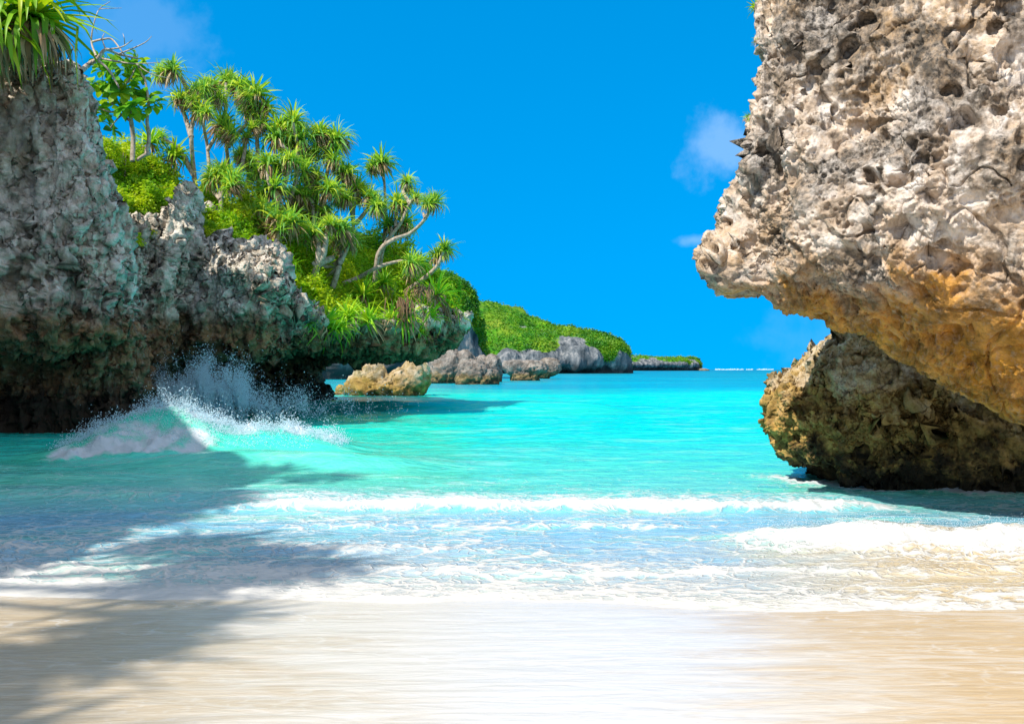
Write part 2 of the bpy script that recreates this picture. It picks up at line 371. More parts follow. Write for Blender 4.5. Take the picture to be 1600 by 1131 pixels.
foam += .9 * np.minimum(1, A2 * 6) * bell(Y, yb - .10, .30, .16) + .5 * np.minimum(1, A2 * 6) * bell(Y, yb - .6, .3, .3)
# the lip of the swash on the sand
lip = sstep(.01, .18, rows)[:, None] * np.exp(-np.maximum(rows[:, None] - .18, 0) / .45)
foam += lip * .62 * (1 + .5 * gnoise(q2(.7, .2), 88))
bp = [((px - 800 + 8) / FPX * bd, bd) for px, bd in zip((1268, 1206, 1255, 1318, 1400, 1500, 1610, 1780), (15.9, 14.7, 14.1, 13.5, 13.0, 12.7, 12.5, 12.4))][1:]
bl = [(-14, 24.7), (-11.7, 24.9), (-10.65, 25), (-9.9, 25.5), (-10.6, 28), (-11.4, 31.5), (-10.8, 36), (-9.3, 40), (-8.5, 42.5)]
br = [((608 - 800) / FPX * 60 + 2.7 * math.cos(a_), 60 + 1.8 * math.sin(a_)) for a_ in np.linspace(3.0, 6.6, 9)]
for ln_, wd_, am_ in ((bp, .32, .75), (bl, .6, .8), (br, .5, .8)):
    ln_ = np.array(ln_); tt = np.linspace(0, len(ln_) - 1, 60); dm = np.full(X.shape, 99.0)
    for bx, by in zip(np.interp(tt, range(len(ln_)), ln_[:, 0]), np.interp(tt, range(len(ln_)), ln_[:, 1])): dm = np.minimum(dm, (X - bx) ** 2 + (Y - by) ** 2)
    foam += am_ * np.exp(-np.sqrt(dm) / wd_) * np.clip(.8 + 1.2 * n_m, 0, 1.5)
foam = np.clip(foam, 0, 1.2)
H += .10 * foam * lump * np.minimum(1.6, A1 * 3.2 + .22 + A2 * 1.6) + .045 * np.clip(foam, 0, 1) * fbm(q2(9, 9), 4, 43, .6)
Z = np.maximum(H * sstep(0, .8, rows)[:, None] + .010 * lip, sand_z(X, Y) + .016 * sstep(0, .30, rows)[:, None] - .008)
m, nt, out = new_mat('sea water'); p = position(nt); x, y, z = sep(nt, p)
fa = nd(nt, 'ShaderNodeAttribute', attribute_name='foam').outputs['Fac']
s1 = noise(nt, vmul(nt, p, (.10, .22, 0)), 1, 5, .6, .4)          # big patches
s2 = noise(nt, vmul(nt, p, (.42, 1.25, 0)), 1, 8, .66, .7)        # streaks
s3 = noise(nt, vmul(nt, p, (2.2, 5.0, 0)), 1, 8, .7, .4)          # fine streaks
lg = mth(nt, 'LOGARITHM', mth(nt, 'MAXIMUM', y, 1), math.e)
lg = mth(nt, 'ADD', lg, mth(nt, 'MULTIPLY', mth(nt, 'SUBTRACT', s1, .5), .45))
lg = mth(nt, 'ADD', lg, mth(nt, 'MULTIPLY', mth(nt, 'SUBTRACT', s2, .5), .22))
def lp(d): return (math.log(d) - math.log(6)) / (math.log(2000) - math.log(6))
t = mrange(nt, lg, math.log(6), math.log(2000))
wc = ramp(nt, t, [(lp(6.2), (.52, .46, .36)), (lp(8.0), (.34, .44, .50)), (lp(10.2), (.17, .43, .60)), (lp(12.5), (.15, .56, .50)), (lp(15.5), (.08, .62, .47)),
                  (lp(24), (.0, .66, .53)), (lp(44), (.0, .70, .53)), (lp(64), (.0, .70, .53)), (lp(84), (.0, .30, .38)), (lp(900), (.0, .13, .24))])
wc = mix(nt, mth(nt, 'MULTIPLY', mrange(nt, s2, .52, .68), mrange(nt, y, 11, 60, .75, .25)), wc, (.24, .66, .50))
wc = mix(nt, mth(nt, 'MULTIPLY', mrange(nt, s3, .50, .70), .40), wc, (0, .40, .52))
far = noise(nt, vmul(nt, p, (.035, .07, 0)), 1, 4, .6, .5)
wc = mix(nt, mth(nt, 'MULTIPLY', mrange(nt, far, .50, .62, 0, 1, True), mrange(nt, y, 18, 40, 0, .55)), wc, (0, .44, .47))
wc = mix(nt, mth(nt, 'MULTIPLY', mrange(nt, s1, .54, .64, 0, 1, True), mrange(nt, y, 45, 16, 0, .55)), wc, (.06, .50, .26))
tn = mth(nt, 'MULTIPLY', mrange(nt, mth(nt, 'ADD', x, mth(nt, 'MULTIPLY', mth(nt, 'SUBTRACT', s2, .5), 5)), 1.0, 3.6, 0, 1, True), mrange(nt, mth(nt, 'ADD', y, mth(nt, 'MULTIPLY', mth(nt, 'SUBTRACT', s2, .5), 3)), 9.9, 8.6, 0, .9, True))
wc = mix(nt, tn, wc, mix(nt, mrange(nt, s3, .35, .65), (.50, .36, .17), (.66, .54, .36)))  # tan wash over sand at right, rock's reflection put into the water colour
# foam lace
lace = mth(nt, 'ADD', mth(nt, 'MULTIPLY', s2, .5), mth(nt, 'MULTIPLY', s3, .5))
amt = ramp(nt, t, [(lp(6.2), .34), (lp(7.4), .32), (lp(8.4), .21), (lp(9.6), .24), (lp(11.2), .25), (lp(12.8), .23), (lp(16), .22), (lp(28), .12), (lp(70), .04), (lp(200), .0)])
amt = mth(nt, 'SUBTRACT', mth(nt, 'ADD', amt, mth(nt, 'MULTIPLY', fa, .42)), mth(nt, 'MULTIPLY', tn, .10))
wv = vadd(nt, vmul(nt, p, (1.5, 2.3, 0)), nd(nt, 'ShaderNodeVectorMath', {0: nd(nt, 'ShaderNodeTexNoise', {'Vector': vmul(nt, p, (.9, 1.6, 0)), 'Scale': 1.0, 'Detail': 5.0}).outputs[1], 3: 1.7}, operation='SCALE').outputs[0])
ce = voro(nt, wv, 1.6, 'DISTANCE_TO_EDGE'); ce2 = voro(nt, wv, 4.4, 'DISTANCE_TO_EDGE')
net = mth(nt, 'MAXIMUM', mrange(nt, ce, .11, .0), mth(nt, 'MULTIPLY', mrange(nt, ce2, .12, .0), .7))
net = mth(nt, 'MULTIPLY', net, mrange(nt, y, 20, 9, 0, .26))
ff = mth(nt, 'SUBTRACT', mth(nt, 'ADD', mth(nt, 'ADD', lace, net), amt), .86)
ff = mrange(nt, ff, -.06, .22, 0, 1, True)
fcol = mix(nt, mrange(nt, y, 7, 13), (.56, .54, .50), (.55, .59, .61))
col = mix(nt, ff, wc, fcol)
w1 = noise(nt, vmul(nt, p, (1.1, 2.6, 1)), 1, 4, .6, .3); w2 = noise(nt, vmul(nt, p, (6, 11, 1)), 1, 4, .6)
hh = mth(nt, 'ADD', mth(nt, 'MULTIPLY', w1, 1), mth(nt, 'ADD', mth(nt, 'MULTIPLY', w2, .25), mth(nt, 'MULTIPLY', ff, .25)))
b = bump(nt, hh, .55, .16)
rg = mth(nt, 'ADD', mixf(nt, ff, .14, .8), mrange(nt, y, 20, 200, 0, .15))
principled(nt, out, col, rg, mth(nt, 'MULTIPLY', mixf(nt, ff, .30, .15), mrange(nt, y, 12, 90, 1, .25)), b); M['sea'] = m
Z = sand_z(X, Y) - .012 + (Z - sand_z(X, Y) + .012) * sstep(0, .45, rows)[:, None]
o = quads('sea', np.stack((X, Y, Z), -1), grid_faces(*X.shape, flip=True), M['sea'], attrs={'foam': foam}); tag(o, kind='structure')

# ------------------------------------------------------------------ rocks by lofting profiles
def rockify(V, flip, big=.3, bs=.5, med=.12, ms=1.7, fine=.035, fs=6, pit=.08, ps=3.2, seed=1, flute=0.0, mask=None, terr=0.0, zs=1.0, crack=0.0):
    mask = 1.0 if mask is None else mask(V); ax = np.array((1, 1, zs))
    for (a, s, f) in ((big, bs, lambda q, sd: fbm(q, 3, sd)), (med, ms, lambda q, sd: ridged(q, 3, sd) * .7 + fbm(q * .7, 2, sd + 3) * .6)):
        V = V + normals(V, flip) * (a * f(V * s * ax, seed) * mask)[..., None]; seed += 7
    if terr:      # broken ledges along tilted beds
        b_ = (V * np.array((.35, .2, 1.0))).sum(-1) * 1.9 + 1.1 * fbm(V * .8, 3, seed + 30); fr = b_ - np.floor(b_)
        V = V + normals(V, flip) * (terr * (sstep(0, .72, fr) * sstep(1, .80, fr) - .5) * mask * sstep(-.2, .3, gnoise(V * .7, seed + 31)))[..., None]
    if flute:
        V = V + normals(V, flip) * (flute * ridged(V * np.array((2.2, 2.2, .45)), 3, seed + 2) * mask)[..., None]
    c = cells(V * ps + .35 * fbm(V * ps * 1.3, 2, seed)[..., None], seed); msk = sstep(-.12, .22, fbm(V * .8, 2, seed + 5))
    h = -pit * (1 - sstep(.20, .46, c)) * msk
    c = cells(V * ps * 2.7, seed + 3); msk2 = sstep(-.1, .2, fbm(V * 1.3, 2, seed + 6))
    h += -pit * .45 * (1 - sstep(.2, .44, c)) * msk2
    c = cells(V * ps * 6.1, seed + 11); h += -pit * .2 * (1 - sstep(.2, .45, c)) * sstep(-.1, .25, gnoise(V * 2.3, seed + 8))
    h += fine * fbm(V * fs * ax, 4, seed + 9, .6) * (.35 + .9 * sstep(-.25, .3, fbm(V * 1.1, 2, seed + 12)))
    if crack:
        wv = V + .35 * fbm(V * 1.3, 3, seed + 40)[..., None]; n_ = np.abs(gnoise(wv * np.array((.9, .9, .55)), seed + 41)); h -= crack * (1 - sstep(0, .045, n_))
        n_ = np.abs(gnoise(wv * np.array((1.1, 1.1, 2.4)) * .8, seed + 42)); h -= crack * .7 * (1 - sstep(0, .05, n_))
    return V + normals(V, flip) * (h * (.55 + .45 * mask))[..., None]
def loft(name, ctrl, nu, nv, mat, flip, parent=None, **kw):
    V = cr_axis(cr_axis(np.array(ctrl, float), nu, 0), nv, 1)
    V = rockify(V, flip, **kw)
    return quads(name, V, grid_faces(V.shape[0], V.shape[1], flip), mat, parent)

# --- right: the overhanging rock (upper mass and tidal foot)
rock = empty('overhanging_rock', (4.5, 11.5, 0), 'massive pale limestone rock with orange underside overhanging the water at right', 'rock')
rloc = np.array((4.5, 11.5, 0))
# columns: px, front distance, underside start row, bottom row, bottom distance
rowsT = [(-330, 1.3), (-60, .35), (110, .05), (240, -.08), (330, 0)]
cols = [(1200, 10.35, 385, 464, 10.75), (1240, 9.95, 405, 486, 10.75), (1320, 9.6, 420, 516, 10.75), (1410, 9.3, 430, 566, 10.6), (1500, 9.05, 440, 616, 10.4),
        (1600, 8.8, 455, 660, 10.15), (1760, 8.45, 470, 720, 9.8), (2050, 8.0, 500, 800, 9.4)]
ctrl = []
# back stations (far right to left), then the tip, then the front
for (x, y) in ((10, 13.6), (7, 14), (4.6, 13.4)):
    ctrl.append([(x, y - 1.6, 7.4), (x, y - .8, 6.4), (x, y - .2, 5.4), (x, y, 4.4), (x, y, 3.6), (x, y - .1, 3.0), (x + .2, y - .5, 2.6), (x + .4, y - 1.2, 2.4), (x + .6, y - 1.8, 2.3)])
ctrl.append([P(1290, -300, 12), P(1258, -60, 12.1), P(1228, 100, 12.1), P(1204, 230, 12), P(1160, 330, 12), P(1130, 395, 11.9), P(1150, 425, 11.9), P(1190, 455, 11.9), P(1230, 455, 11.7)])
ctrl.append([P(1290, -310, 11.6), P(1258, -60, 10.95), P(1216, 80, 10.85), P(1178, 220, 10.8), P(1156, 330, 10.8), P(1094, 392, 10.8), P(1096, 420, 10.85), P(1140, 452, 11), P(1200, 456, 11.3)])
for (px, d, us, yb, db) in cols:
    pr = [P(px + (60 if r < -100 else 0), r, d + o) for r, o in rowsT]
    pr += [P(px, us, d + .12), P(px, .5 * us + .5 * yb, .55 * d + .45 * db), P(px, yb, db), P(px + 40, yb - 40, db + 1.2)]
    ctrl.append(pr)
ctrl = np.array(ctrl)
# cap: pull the top over
top = ctrl[:, :1] * np.array((.4, .4, 1)) + np.array((6.5, 12, 0)) * np.array((.6, .6, 0)) + np.array((0, 0, .9))
ctrl = np.concatenate((top, ctrl), 1)
loft('overhang', ctrl - rloc, [20, 30, 40, 40, 60, 90, 80, 80, 90, 90, 50, 30], [14, 34, 70, 70, 60, 60, 60, 90, 40], M['rock_upper'], True, rock,
     big=.21, bs=.75, med=.22, ms=1.25, fine=.05, fs=11, pit=.20, ps=2.6, seed=3, terr=.10, crack=.07, mask=lambda V: .30 + .70 * sstep(1.9, 3.3, V[..., 2]))
# tidal foot behind and below
ctrl = []
colsL = [(1268, 16.2, 575, 640, 718), (1206, 14.6, 588, 640, 728), (1255, 13.7, 575, 650, 745), (1318, 13.1, 512, 640, 754), (1400, 12.75, 500, 640, 764), (1500, 12.6, 510, 640, 768), (1610, 12.5, 520, 640, 769),
         (1780, 12.2, 540, 650, 772), (2100, 11.8, 560, 660, 780)]
base_d = [15.9, 14.7, 14.1, 13.5, 13.0, 12.7, 12.55, 12.4, 12.1]
for (px, d, yt, ym, yb), bd in zip(colsL, base_d):
    B = np.array(((px - 800 + 8) / FPX * bd, bd, 0.0))
    ctrl.append([P(px + 90, yt - 20, d + 2.6), P(px + 25, yt, d + .9), P(px, yt + .30 * (ym - yt), d + .25), P(px, ym, d), P(px + 4, ym + 45, d + .10), P(px + 12, ym + 85, .5 * d + .5 * bd),
                 B + (.12, .05, .12), B + (.1, .3, -1.0)])
# left contour corrections
ctrl[1] = [P(1290, 560, 16.5), P(1228, 572, 15), P(1200, 606, 14.6), P(1198, 648, 14.5), P(1222, 690, 14.5), P(1240, 720, 14.6), np.array((4.55, 14.9, .12)), np.array((4.6, 15.2, -1))]
ctrl[2] = [P(1330, 545, 16), P(1268, 566, 14.4), P(1250, 600, 13.8), P(1245, 648, 13.6), P(1255, 695, 13.6), P(1270, 728, 13.9), np.array((4.6, 14.35, .1)), np.array((4.7, 14.6, -1))]
ctrl[0] = [P(1350, 550, 18), P(1300, 572, 17), P(1262, 610, 16.4), P(1252, 645, 16.2), P(1265, 680, 16.2), P(1280, 700, 16.2), np.array((5.0, 16.4, .1)), np.array((5.1, 16.4, -1))]
loft('tidal_foot', np.array(ctrl) - rloc, [40, 60, 70, 80, 80, 80, 50, 20], [30, 60, 60, 60, 55, 50, 16], M['rock_lower'], True, rock,
     big=.16, bs=1.0, med=.15, ms=2.3, fine=.05, fs=9, pit=.19, ps=2.6, seed=23, terr=.18, crack=.07)

# --- left: the long sea cliff
S = []   # (top, mid, lip, base, inland)
def st(T, Mm, L, B, inl): S.append((np.array(T, float), np.array(Mm, float), np.array(L, float), np.array((B[0], B[1], 0.0)), np.array(inl, float)))
st((-13.2, -6, 8.4), (-12.4, -6, 5), (-12.0, -6, 3), (-12.6, -6), (-1, 0))
st((-9.9, -3.2, 8.6), (-9.3, -3.2, 5), (-8.9, -3.2, 3), (-9.5, -3.2), (-1, 0))
st((-10.7, 1.4, 9.8), (-10.3, 1.4, 5), (-10.0, 1.4, 3), (-10.5, 1.4), (-1, 0))
st((-11.2, 6.5, 10.8), (-10.7, 6.5, 5), (-10.4, 6.5, 3), (-10.9, 6.5), (-1, .1))
st((-13.6, 13, 11.2), (-13.1, 13, 5), (-12.8, 13, 3), (-13.4, 13), (-1, .1))
st((-14.6, 19, 13.8), (-14.2, 19, 5), (-13.8, 19, 3), (-14.4, 19), (-1, .2))
st((-15.2, 22.2, 10.0), (-14.9, 22.0, 5), (-14.7, 22.0, 3), (-15.0, 23.4), (-1, .1))
st((-13.7, 24.4, 9.0), (-13.4, 23.6, 5), (-13.3, 23.2, 2.9), (-13.4, 24.9), (-1, .15))
st(P(60, 128, 24.6), P(70, 350, 23.8), P(75, 505, 23.4), (-11.7, 25), (-1, .12))
st(P(112, 122, 24.8), P(140, 370, 24.0), P(152, 505, 23.8), (-10.65, 25.1), (-1, .08))
st(P(126, 122, 25.4), P(180, 385, 25.0), P(184, 500, 25.0), (-9.95, 25.5), (-1, -.1))
st(P(108, 126, 26.0), P(166, 385, 26.6), P(172, 500, 26.9), (-10.2, 26.8), (-1, -.25))
st(P(172, 335, 28.6), P(188, 420, 28.3), P(192, 505, 28.6), (-10.9, 29.2), (-.8, .6))
st(P(236, 345, 29.8), P(222, 420, 29.4), P(205, 515, 29.5), (-11.8, 31.8), (-.4, .9))
st(P(258, 356, 30.2), P(240, 425, 29.6), P(212, 530, 29.4), (-11.7, 32.4), (-.3, .95))
st(P(290, 306, 30.0), P(264, 420, 29.2), P(222, 556, 29.2), (-11.5, 33.0), (-.1, 1))
st(P(314, 388, 30.6), P(298, 445, 30.2), P(276, 535, 30.4), (-11.3, 34.2), (-.3, .95))
st(P(326, 396, 30.4), P(322, 450, 30.0), P(315, 522, 30.3), (-11.2, 35.4), (-.3, .95))
st(P(350, 392, 29.9), P(352, 450, 29.3), P(356, 528, 29.7), (-10.8, 36.8), (-.3, .95))
st(P(418, 400, 30.2), P(418, 450, 29.4), P(422, 530, 29.8), (-9.9, 38.8), (-.3, .95))
st(P(446, 462, 30.6), P(458, 480, 30.2), P(456, 524, 30.7), (-9.3, 40.6), (-.3, .95))
st(P(520, 506, 33.4), P(525, 516, 33.1), P(525, 532, 33.2), (-8.9, 41.6), (-.3, .95))
st(P(600, 504, 35.2), P(605, 516, 34.9), P(608, 536, 34.9), (-8.7, 42.2), (-.3, .95))
st(P(662, 504, 36.8), P(668, 515, 36.6), P(664, 532, 36.7), (-8.5, 42.8), (-.5, .8))
st(P(708, 498, 38.8), P(720, 510, 38.9), P(700, 530, 39.2), (-8.4, 44.0), (-1, .3))
st((-3.6, 43, 3.8), (-2.9, 43.5, 3.4), (-3.3, 43.5, 2.8), (-8.6, 46), (-1, 0))
st((-9, 56, 4.5), (-8, 57, 3.5), (-8.5, 57, 3), (-11, 57), (-1, -.3))
ctrl = []
for T, Mm, L, B, i in S:
    inl = np.array((i[0], i[1], 0)); Lz = L[2]
    def lb(f, z): v = L * (1 - f) + B * f; v[2] = z; return v
    ctrl.append([T + inl * 7 + (0, 0, -.6), T + inl * 1.6 + (0, 0, .05), T, T * .5 + Mm * .5 + (Mm - B) * (.06, .06, 0), Mm, L, lb(.22, Lz - .22), lb(.86, Lz * .86), lb(1.12, Lz * .50), lb(1.0, .15), B + (0, 0, -1.5)])
nu = [10, 12, 14, 14, 14, 16, 20, 40, 50, 50, 40, 30, 50, 30, 50, 50, 40, 40, 60, 50, 50, 50, 50, 40, 14, 10]
o = loft('sea_cliff', ctrl, nu, [8, 18, 46, 60, 90, 24, 60, 50, 36, 12], M['cliff'], True,
         big=.42, bs=.35, med=.36, ms=1.1, fine=.10, fs=5, pit=.26, ps=1.5, seed=51, flute=.30, zs=.42, crack=.12)
tag(o, 'long grey limestone sea cliff with dark brown undercut foot along the left shore', 'cliff', kind='structure')

# --- rocks standing in the water
def islet(name, label, d, parts, mat, seed, yb=None, big=.22, group='rocks standing in the shallows', sub=6, flat=None):
    bm = bmesh.new(); bmesh.ops.create_icosphere(bm, subdivisions=sub, radius=1); bm.verts.ensure_lookup_table()
    D = np.array([v.co[:] for v in bm.verts]); D /= np.linalg.norm(D, axis=1, keepdims=True)
    F = np.array([[v.index for v in f.verts] for f in bm.faces]); bm.free()
    cx = np.mean([q_[0] for q_ in parts]); c = np.array(((cx - 800) / FPX * d, d, .3)); r = np.full(len(D), .3)
    for (px, z_, rx, ry, rz, dy) in parts:
        e = np.array((rx, ry, rz)); oc = (c - np.array(((px - 800) / FPX * d, d + dy, z_))) / e; dd = D / e
        A = (dd ** 2).sum(1); Bq = (dd * oc).sum(1); Cq = (oc ** 2).sum() - 1; disc = Bq ** 2 - A * Cq
        tt = np.where(disc > 0, (-Bq + np.sqrt(np.maximum(disc, 0))) / A, 0); r = np.maximum(r, tt)
    V = c + D * r[:, None]; sc_ = float(r.mean())
    h = big * sc_ * (fbm(V * 1.1 / sc_, 4, seed) * .6 + ridged(V * 2.4 / sc_, 4, seed + 4) * .38) + .06 * sc_ * fbm(V * 7 / sc_, 3, seed + 8)
    cc = cells(V * 4.2 / sc_, seed); h -= .10 * sc_ * (1 - sstep(.1, .5, cc))
    V = V + D * h[:, None]
    if flat is not None: V[:, 2] = np.where(V[:, 2] > flat, flat + (V[:, 2] - flat) * .3, V[:, 2])
    o = quads(name, V - (c * (1, 1, 0)), F, mat); o.location = c * (1, 1, 0)
    return tag(o, label, 'rock', group)
islet('tidal_rock', 'twin-peaked yellow ochre rock in the shallows, nearest of the small rocks', 60,
      [(580, 1.0, 1.0, 1.0, 1.15, 0), (563, .4, 1.0, 1.2, .8, 0), (648, 1.05, .95, 1.1, 1.25, .2), (608, .3, 1.9, 1.3, 1.0, 0), (628, .7, 1.0, 1.1, .9, 0)], M['islet'], 5)
islet('tidal_rock', 'low flat ochre ledge barely above water left of the twin-peaked rock', 61.5, [(528, -.1, .75, .6, .28, 0), (537, -.1, .5, .5, .3, 0)], M['islet'], 9, sub=5)
islet('tidal_rock', 'tall blocky dark grey rock with pale rough top behind the twin-peaked rock', 112,
      [(700, 1.4, 2.3, 2.2, 2.4, 0), (727, 1.5, 1.4, 2, 2.3, 0), (690, .8, 1.5, 2, 1.8, 0)], M['islet_grey'], 15)
islet('tidal_rock', 'rounded dome-shaped grey rock with tan foot in front of the tall blocky one', 104,
      [(742, .9, 1.9, 1.9, 1.7, 0), (758, .5, 1.5, 1.8, 1.4, 0), (728, .4, 1.2, 1.6, 1.3, 0)], M['islet_grey'], 25)
islet('tidal_rock', 'narrow dark rock squeezed behind the rounded dome-shaped one', 124, [(768, 1.1, 1.3, 1.6, 2.3, 0), (752, 1.3, 1.3, 1.5, 2.0, 0)], M['islet_grey'], 35)
islet('tidal_rock', 'flat-topped grey slab rock with undercut foot, widest of the farther rocks', 136,
      [(808, 1.8, 2.0, 2, 1.3, 0), (828, 1.75, 2.4, 2, 1.3, 0), (820, .4, 1.9, 2, 1.8, 0)], M['islet_grey'], 45, flat=2.7)
islet('tidal_rock', 'dark leaning rock right behind the flat-topped slab, farthest right of the rocks', 165, [(858, 1.9, 2.0, 2, 1.6, 0), (846, 1.2, 1.7, 2, 1.6, 0)], M['islet_grey'], 55)
islet('tidal_rock', 'tiny dark islet on the horizon off the tip of the low far headland', 900, [(1097, .3, 6, 5, 1.9, 0), (1102, .2, 4, 5, 1.3, 0)], M['islet_grey'], 65, sub=4)

# --- headlands: crest, slope, cliff edge, foot
def headland(name, label, cols, nu, nv, amp, seed, scrub_n, leaf, bare=1.7):
    ctrl = []
    for (px, yc, ye, yl, d, dep) in cols:
        w = P(px, 577, d); w[2] = 0; s = d / FPX
        ctrl.append([P(px, yc + 14, d + dep * 2.2), P(px, yc, d + dep), P(px, yc * .5 + ye * .5 - 3, d + dep * .45), P(px, ye, d + dep * .08), P(px, yl, d), w * (1, 1, 0) + (0, dep * .10, 1.0 * s * 4), w + (0, dep * .10, -2)])
    V = cr_axis(cr_axis(np.array(ctrl), nu, 0), nv, 1)
    k = np.concatenate([np.linspace(i, i + 1, n_, endpoint=False) for i, n_ in enumerate(nv)] + [[len(nv)]])
    veg = np.broadcast_to(sstep(3.3, 2.8, k)[None, :], V.shape[:2]) + 0
    veg = veg + bare * (fbm(V / (amp * 8), 3, seed) - .12) * sstep(1.3, 2.2, k)[None, :] * sstep(4.2, 3.2, k)[None, :]
    Nn = normals(V, True)
    V = V + Nn * (amp * 1.2 * fbm(V / (amp * 7), 4, seed + 1) + (1 - np.clip(veg, 0, 1)) * amp * .9 * ridged(V / (amp * 5) * np.array((1, 1, .4)), 4, seed + 2)
                  + np.clip(veg, 0, 1) * amp * .7 * (1.1 - cells(V / (amp * 3.4), seed)) * (1 + .8 * fbm(V / (amp * 12), 2, seed + 5)))[..., None]
    o = quads(name, V, grid_faces(V.shape[0], V.shape[1], True), M['headland'], attrs={'veg': veg})
    tag(o, label, 'headland', 'headlands along the coast', 'structure')
    # leafy scrub over the slope
    idx = np.argwhere((veg > .55)); pick = idx[RNG.integers(0, len(idx), scrub_n)]
    pts = V[pick[:, 0], pick[:, 1]] + RNG.normal(0, leaf * .45, (scrub_n, 3))
    leaves('scrub', pts, leaf, M['scrub'], o, stuff=True, up=.9)
    return o
def leaves(name, pts, size, mat, parent=None, stuff=False, up=.5, aspect=.5, loc=None):
    n_ = len(pts); a = RNG.normal(0, 1, (n_, 3)); a[:, 2] = a[:, 2] * .5 + .15; a /= np.linalg.norm(a, axis=1, keepdims=True)
    nn = RNG.normal(0, 1, (n_, 3)) * .75 + np.array((0, -.15, up)); b = np.cross(nn, a); b /= np.linalg.norm(b, axis=1, keepdims=True) + 1e-9
    cc = np.cross(a, b); L = (size * RNG.uniform(.6, 1.3, n_))[:, None]
    p0 = pts - a * L * .5; p2 = pts + a * L * .5 - np.array((0, 0, 1)) * L * .1
    p1 = pts + b * L * aspect * .5 + cc * L * .08; p3 = pts - b * L * aspect * .5 + cc * L * .08
    V = np.stack((p0, p1, p2, p3), 1).reshape(-1, 3); i = np.arange(n_) * 4
    T = np.stack((i, i + 1, i + 2, i, i + 2, i + 3), 1).reshape(-1, 3)
    o = quads(name, V, T, mat, parent, attrs={'rnd': np.repeat(np.clip(.42 + 1.1 * fbm(pts / (np.mean(size) * 9), 2, 44) + RNG.normal(0, .16, n_), 0, .62), 4)}, smooth=False)
    if stuff: o['kind'] = 'stuff'
    return o
headland('headland', 'dark steep green-topped headland rising right behind the near cliff',
         [(480, 470, 520, 560, 150, 22), (600, 450, 505, 548, 152, 20), (660, 424, 490, 545, 154, 18), (700, 432, 480, 538, 156, 14), (728, 450, 500, 544, 158, 10), (741, 474, 520, 550, 160, 7), (748, 516, 545, 560, 164, 6), (751, 560, 566, 572, 170, 4)],
         [20, 30, 40, 40, 40, 30, 16], [8, 40, 40, 30, 40, 10], 1.0, 71, 14000, .55, .25)
headland('headland', 'long green headland sloping down to grey cliffs across the middle of the bay',
         [(720, 470, 540, 566, 330, 60), (755, 477, 556, 572, 330, 60), (800, 492, 545, 568, 332, 55), (850, 508, 548, 566, 335, 50), (900, 519, 547, 568, 340, 45), (945, 531, 552, 569, 345, 30), (968, 543, 552, 568, 350, 20), (977, 556, 562, 572, 360, 12), (981, 570, 573, 576, 375, 8)],
         [20, 40, 60, 60, 60, 40, 20, 10], [8, 50, 40, 30, 40, 10], 2.2, 81, 22000, .9)
headland('headland', 'low thin distant headland with flat green top on the horizon',
         [(940, 552, 562, 567, 860, 60), (985, 558, 565, 569, 860, 60), (1020, 561, 566, 570, 870, 60), (1060, 562, 566, 570, 880, 60), (1082, 561, 566, 570, 890, 40), (1091, 566, 569, 572, 900, 20), (1094, 574, 575, 577, 905, 10)],
         [20, 30, 40, 30, 16, 8], [8, 30, 24, 20, 24, 8], 1.4, 91, 8000, 1.5)

# ------------------------------------------------------------------ the hillside over the left cliff
HC = [(-60, 345, 29, 205, 33), (60, 345, 29, 210, 32.5), (165, 335, 29.3, 232, 32), (240, 330, 30.4, 262, 34), (300, 340, 31.0, 325, 35), (350, 386, 31.0, 325, 35.6), (412, 396, 31.6, 332, 36.4), (452, 450, 32.0, 338, 36.9),
      (478, 488, 32.4, 344, 37.3), (520, 507, 33.0, 352, 37.8), (600, 507, 34.8, 385, 39), (655, 502, 36.2, 418, 40), (690, 490, 37.8, 442, 40.8), (712, 494, 39.6, 470, 41.6)]
ctrl = []
for (px, y0, d0, y1, d1) in HC:
    a = P(px, y0, d0); b = P(px, y1, d1)
    ctrl.append([a + (0, 1.0, -.45), a + (0, .1, -.12), a * .5 + b * .5 + (0, 0, .12), b, b + (-1.6, 3.5, -.9), b + (-5, 8, -1.6)])
HV = cr_axis(cr_axis(np.array(ctrl), [16, 24, 24, 24, 24, 26, 26, 26, 26, 26, 26, 20, 14], 0), [8, 36, 36, 14, 8], 1)
Nh = normals(HV, True); HV = HV + Nh * (.28 * fbm(HV * .7, 4, 12) + .10 * fbm(HV * 2.4, 3, 13))[..., None]
o = quads('hillside', HV, grid_faces(*HV.shape[:2], flip=True), M['hill']); tag(o, kind='structure')

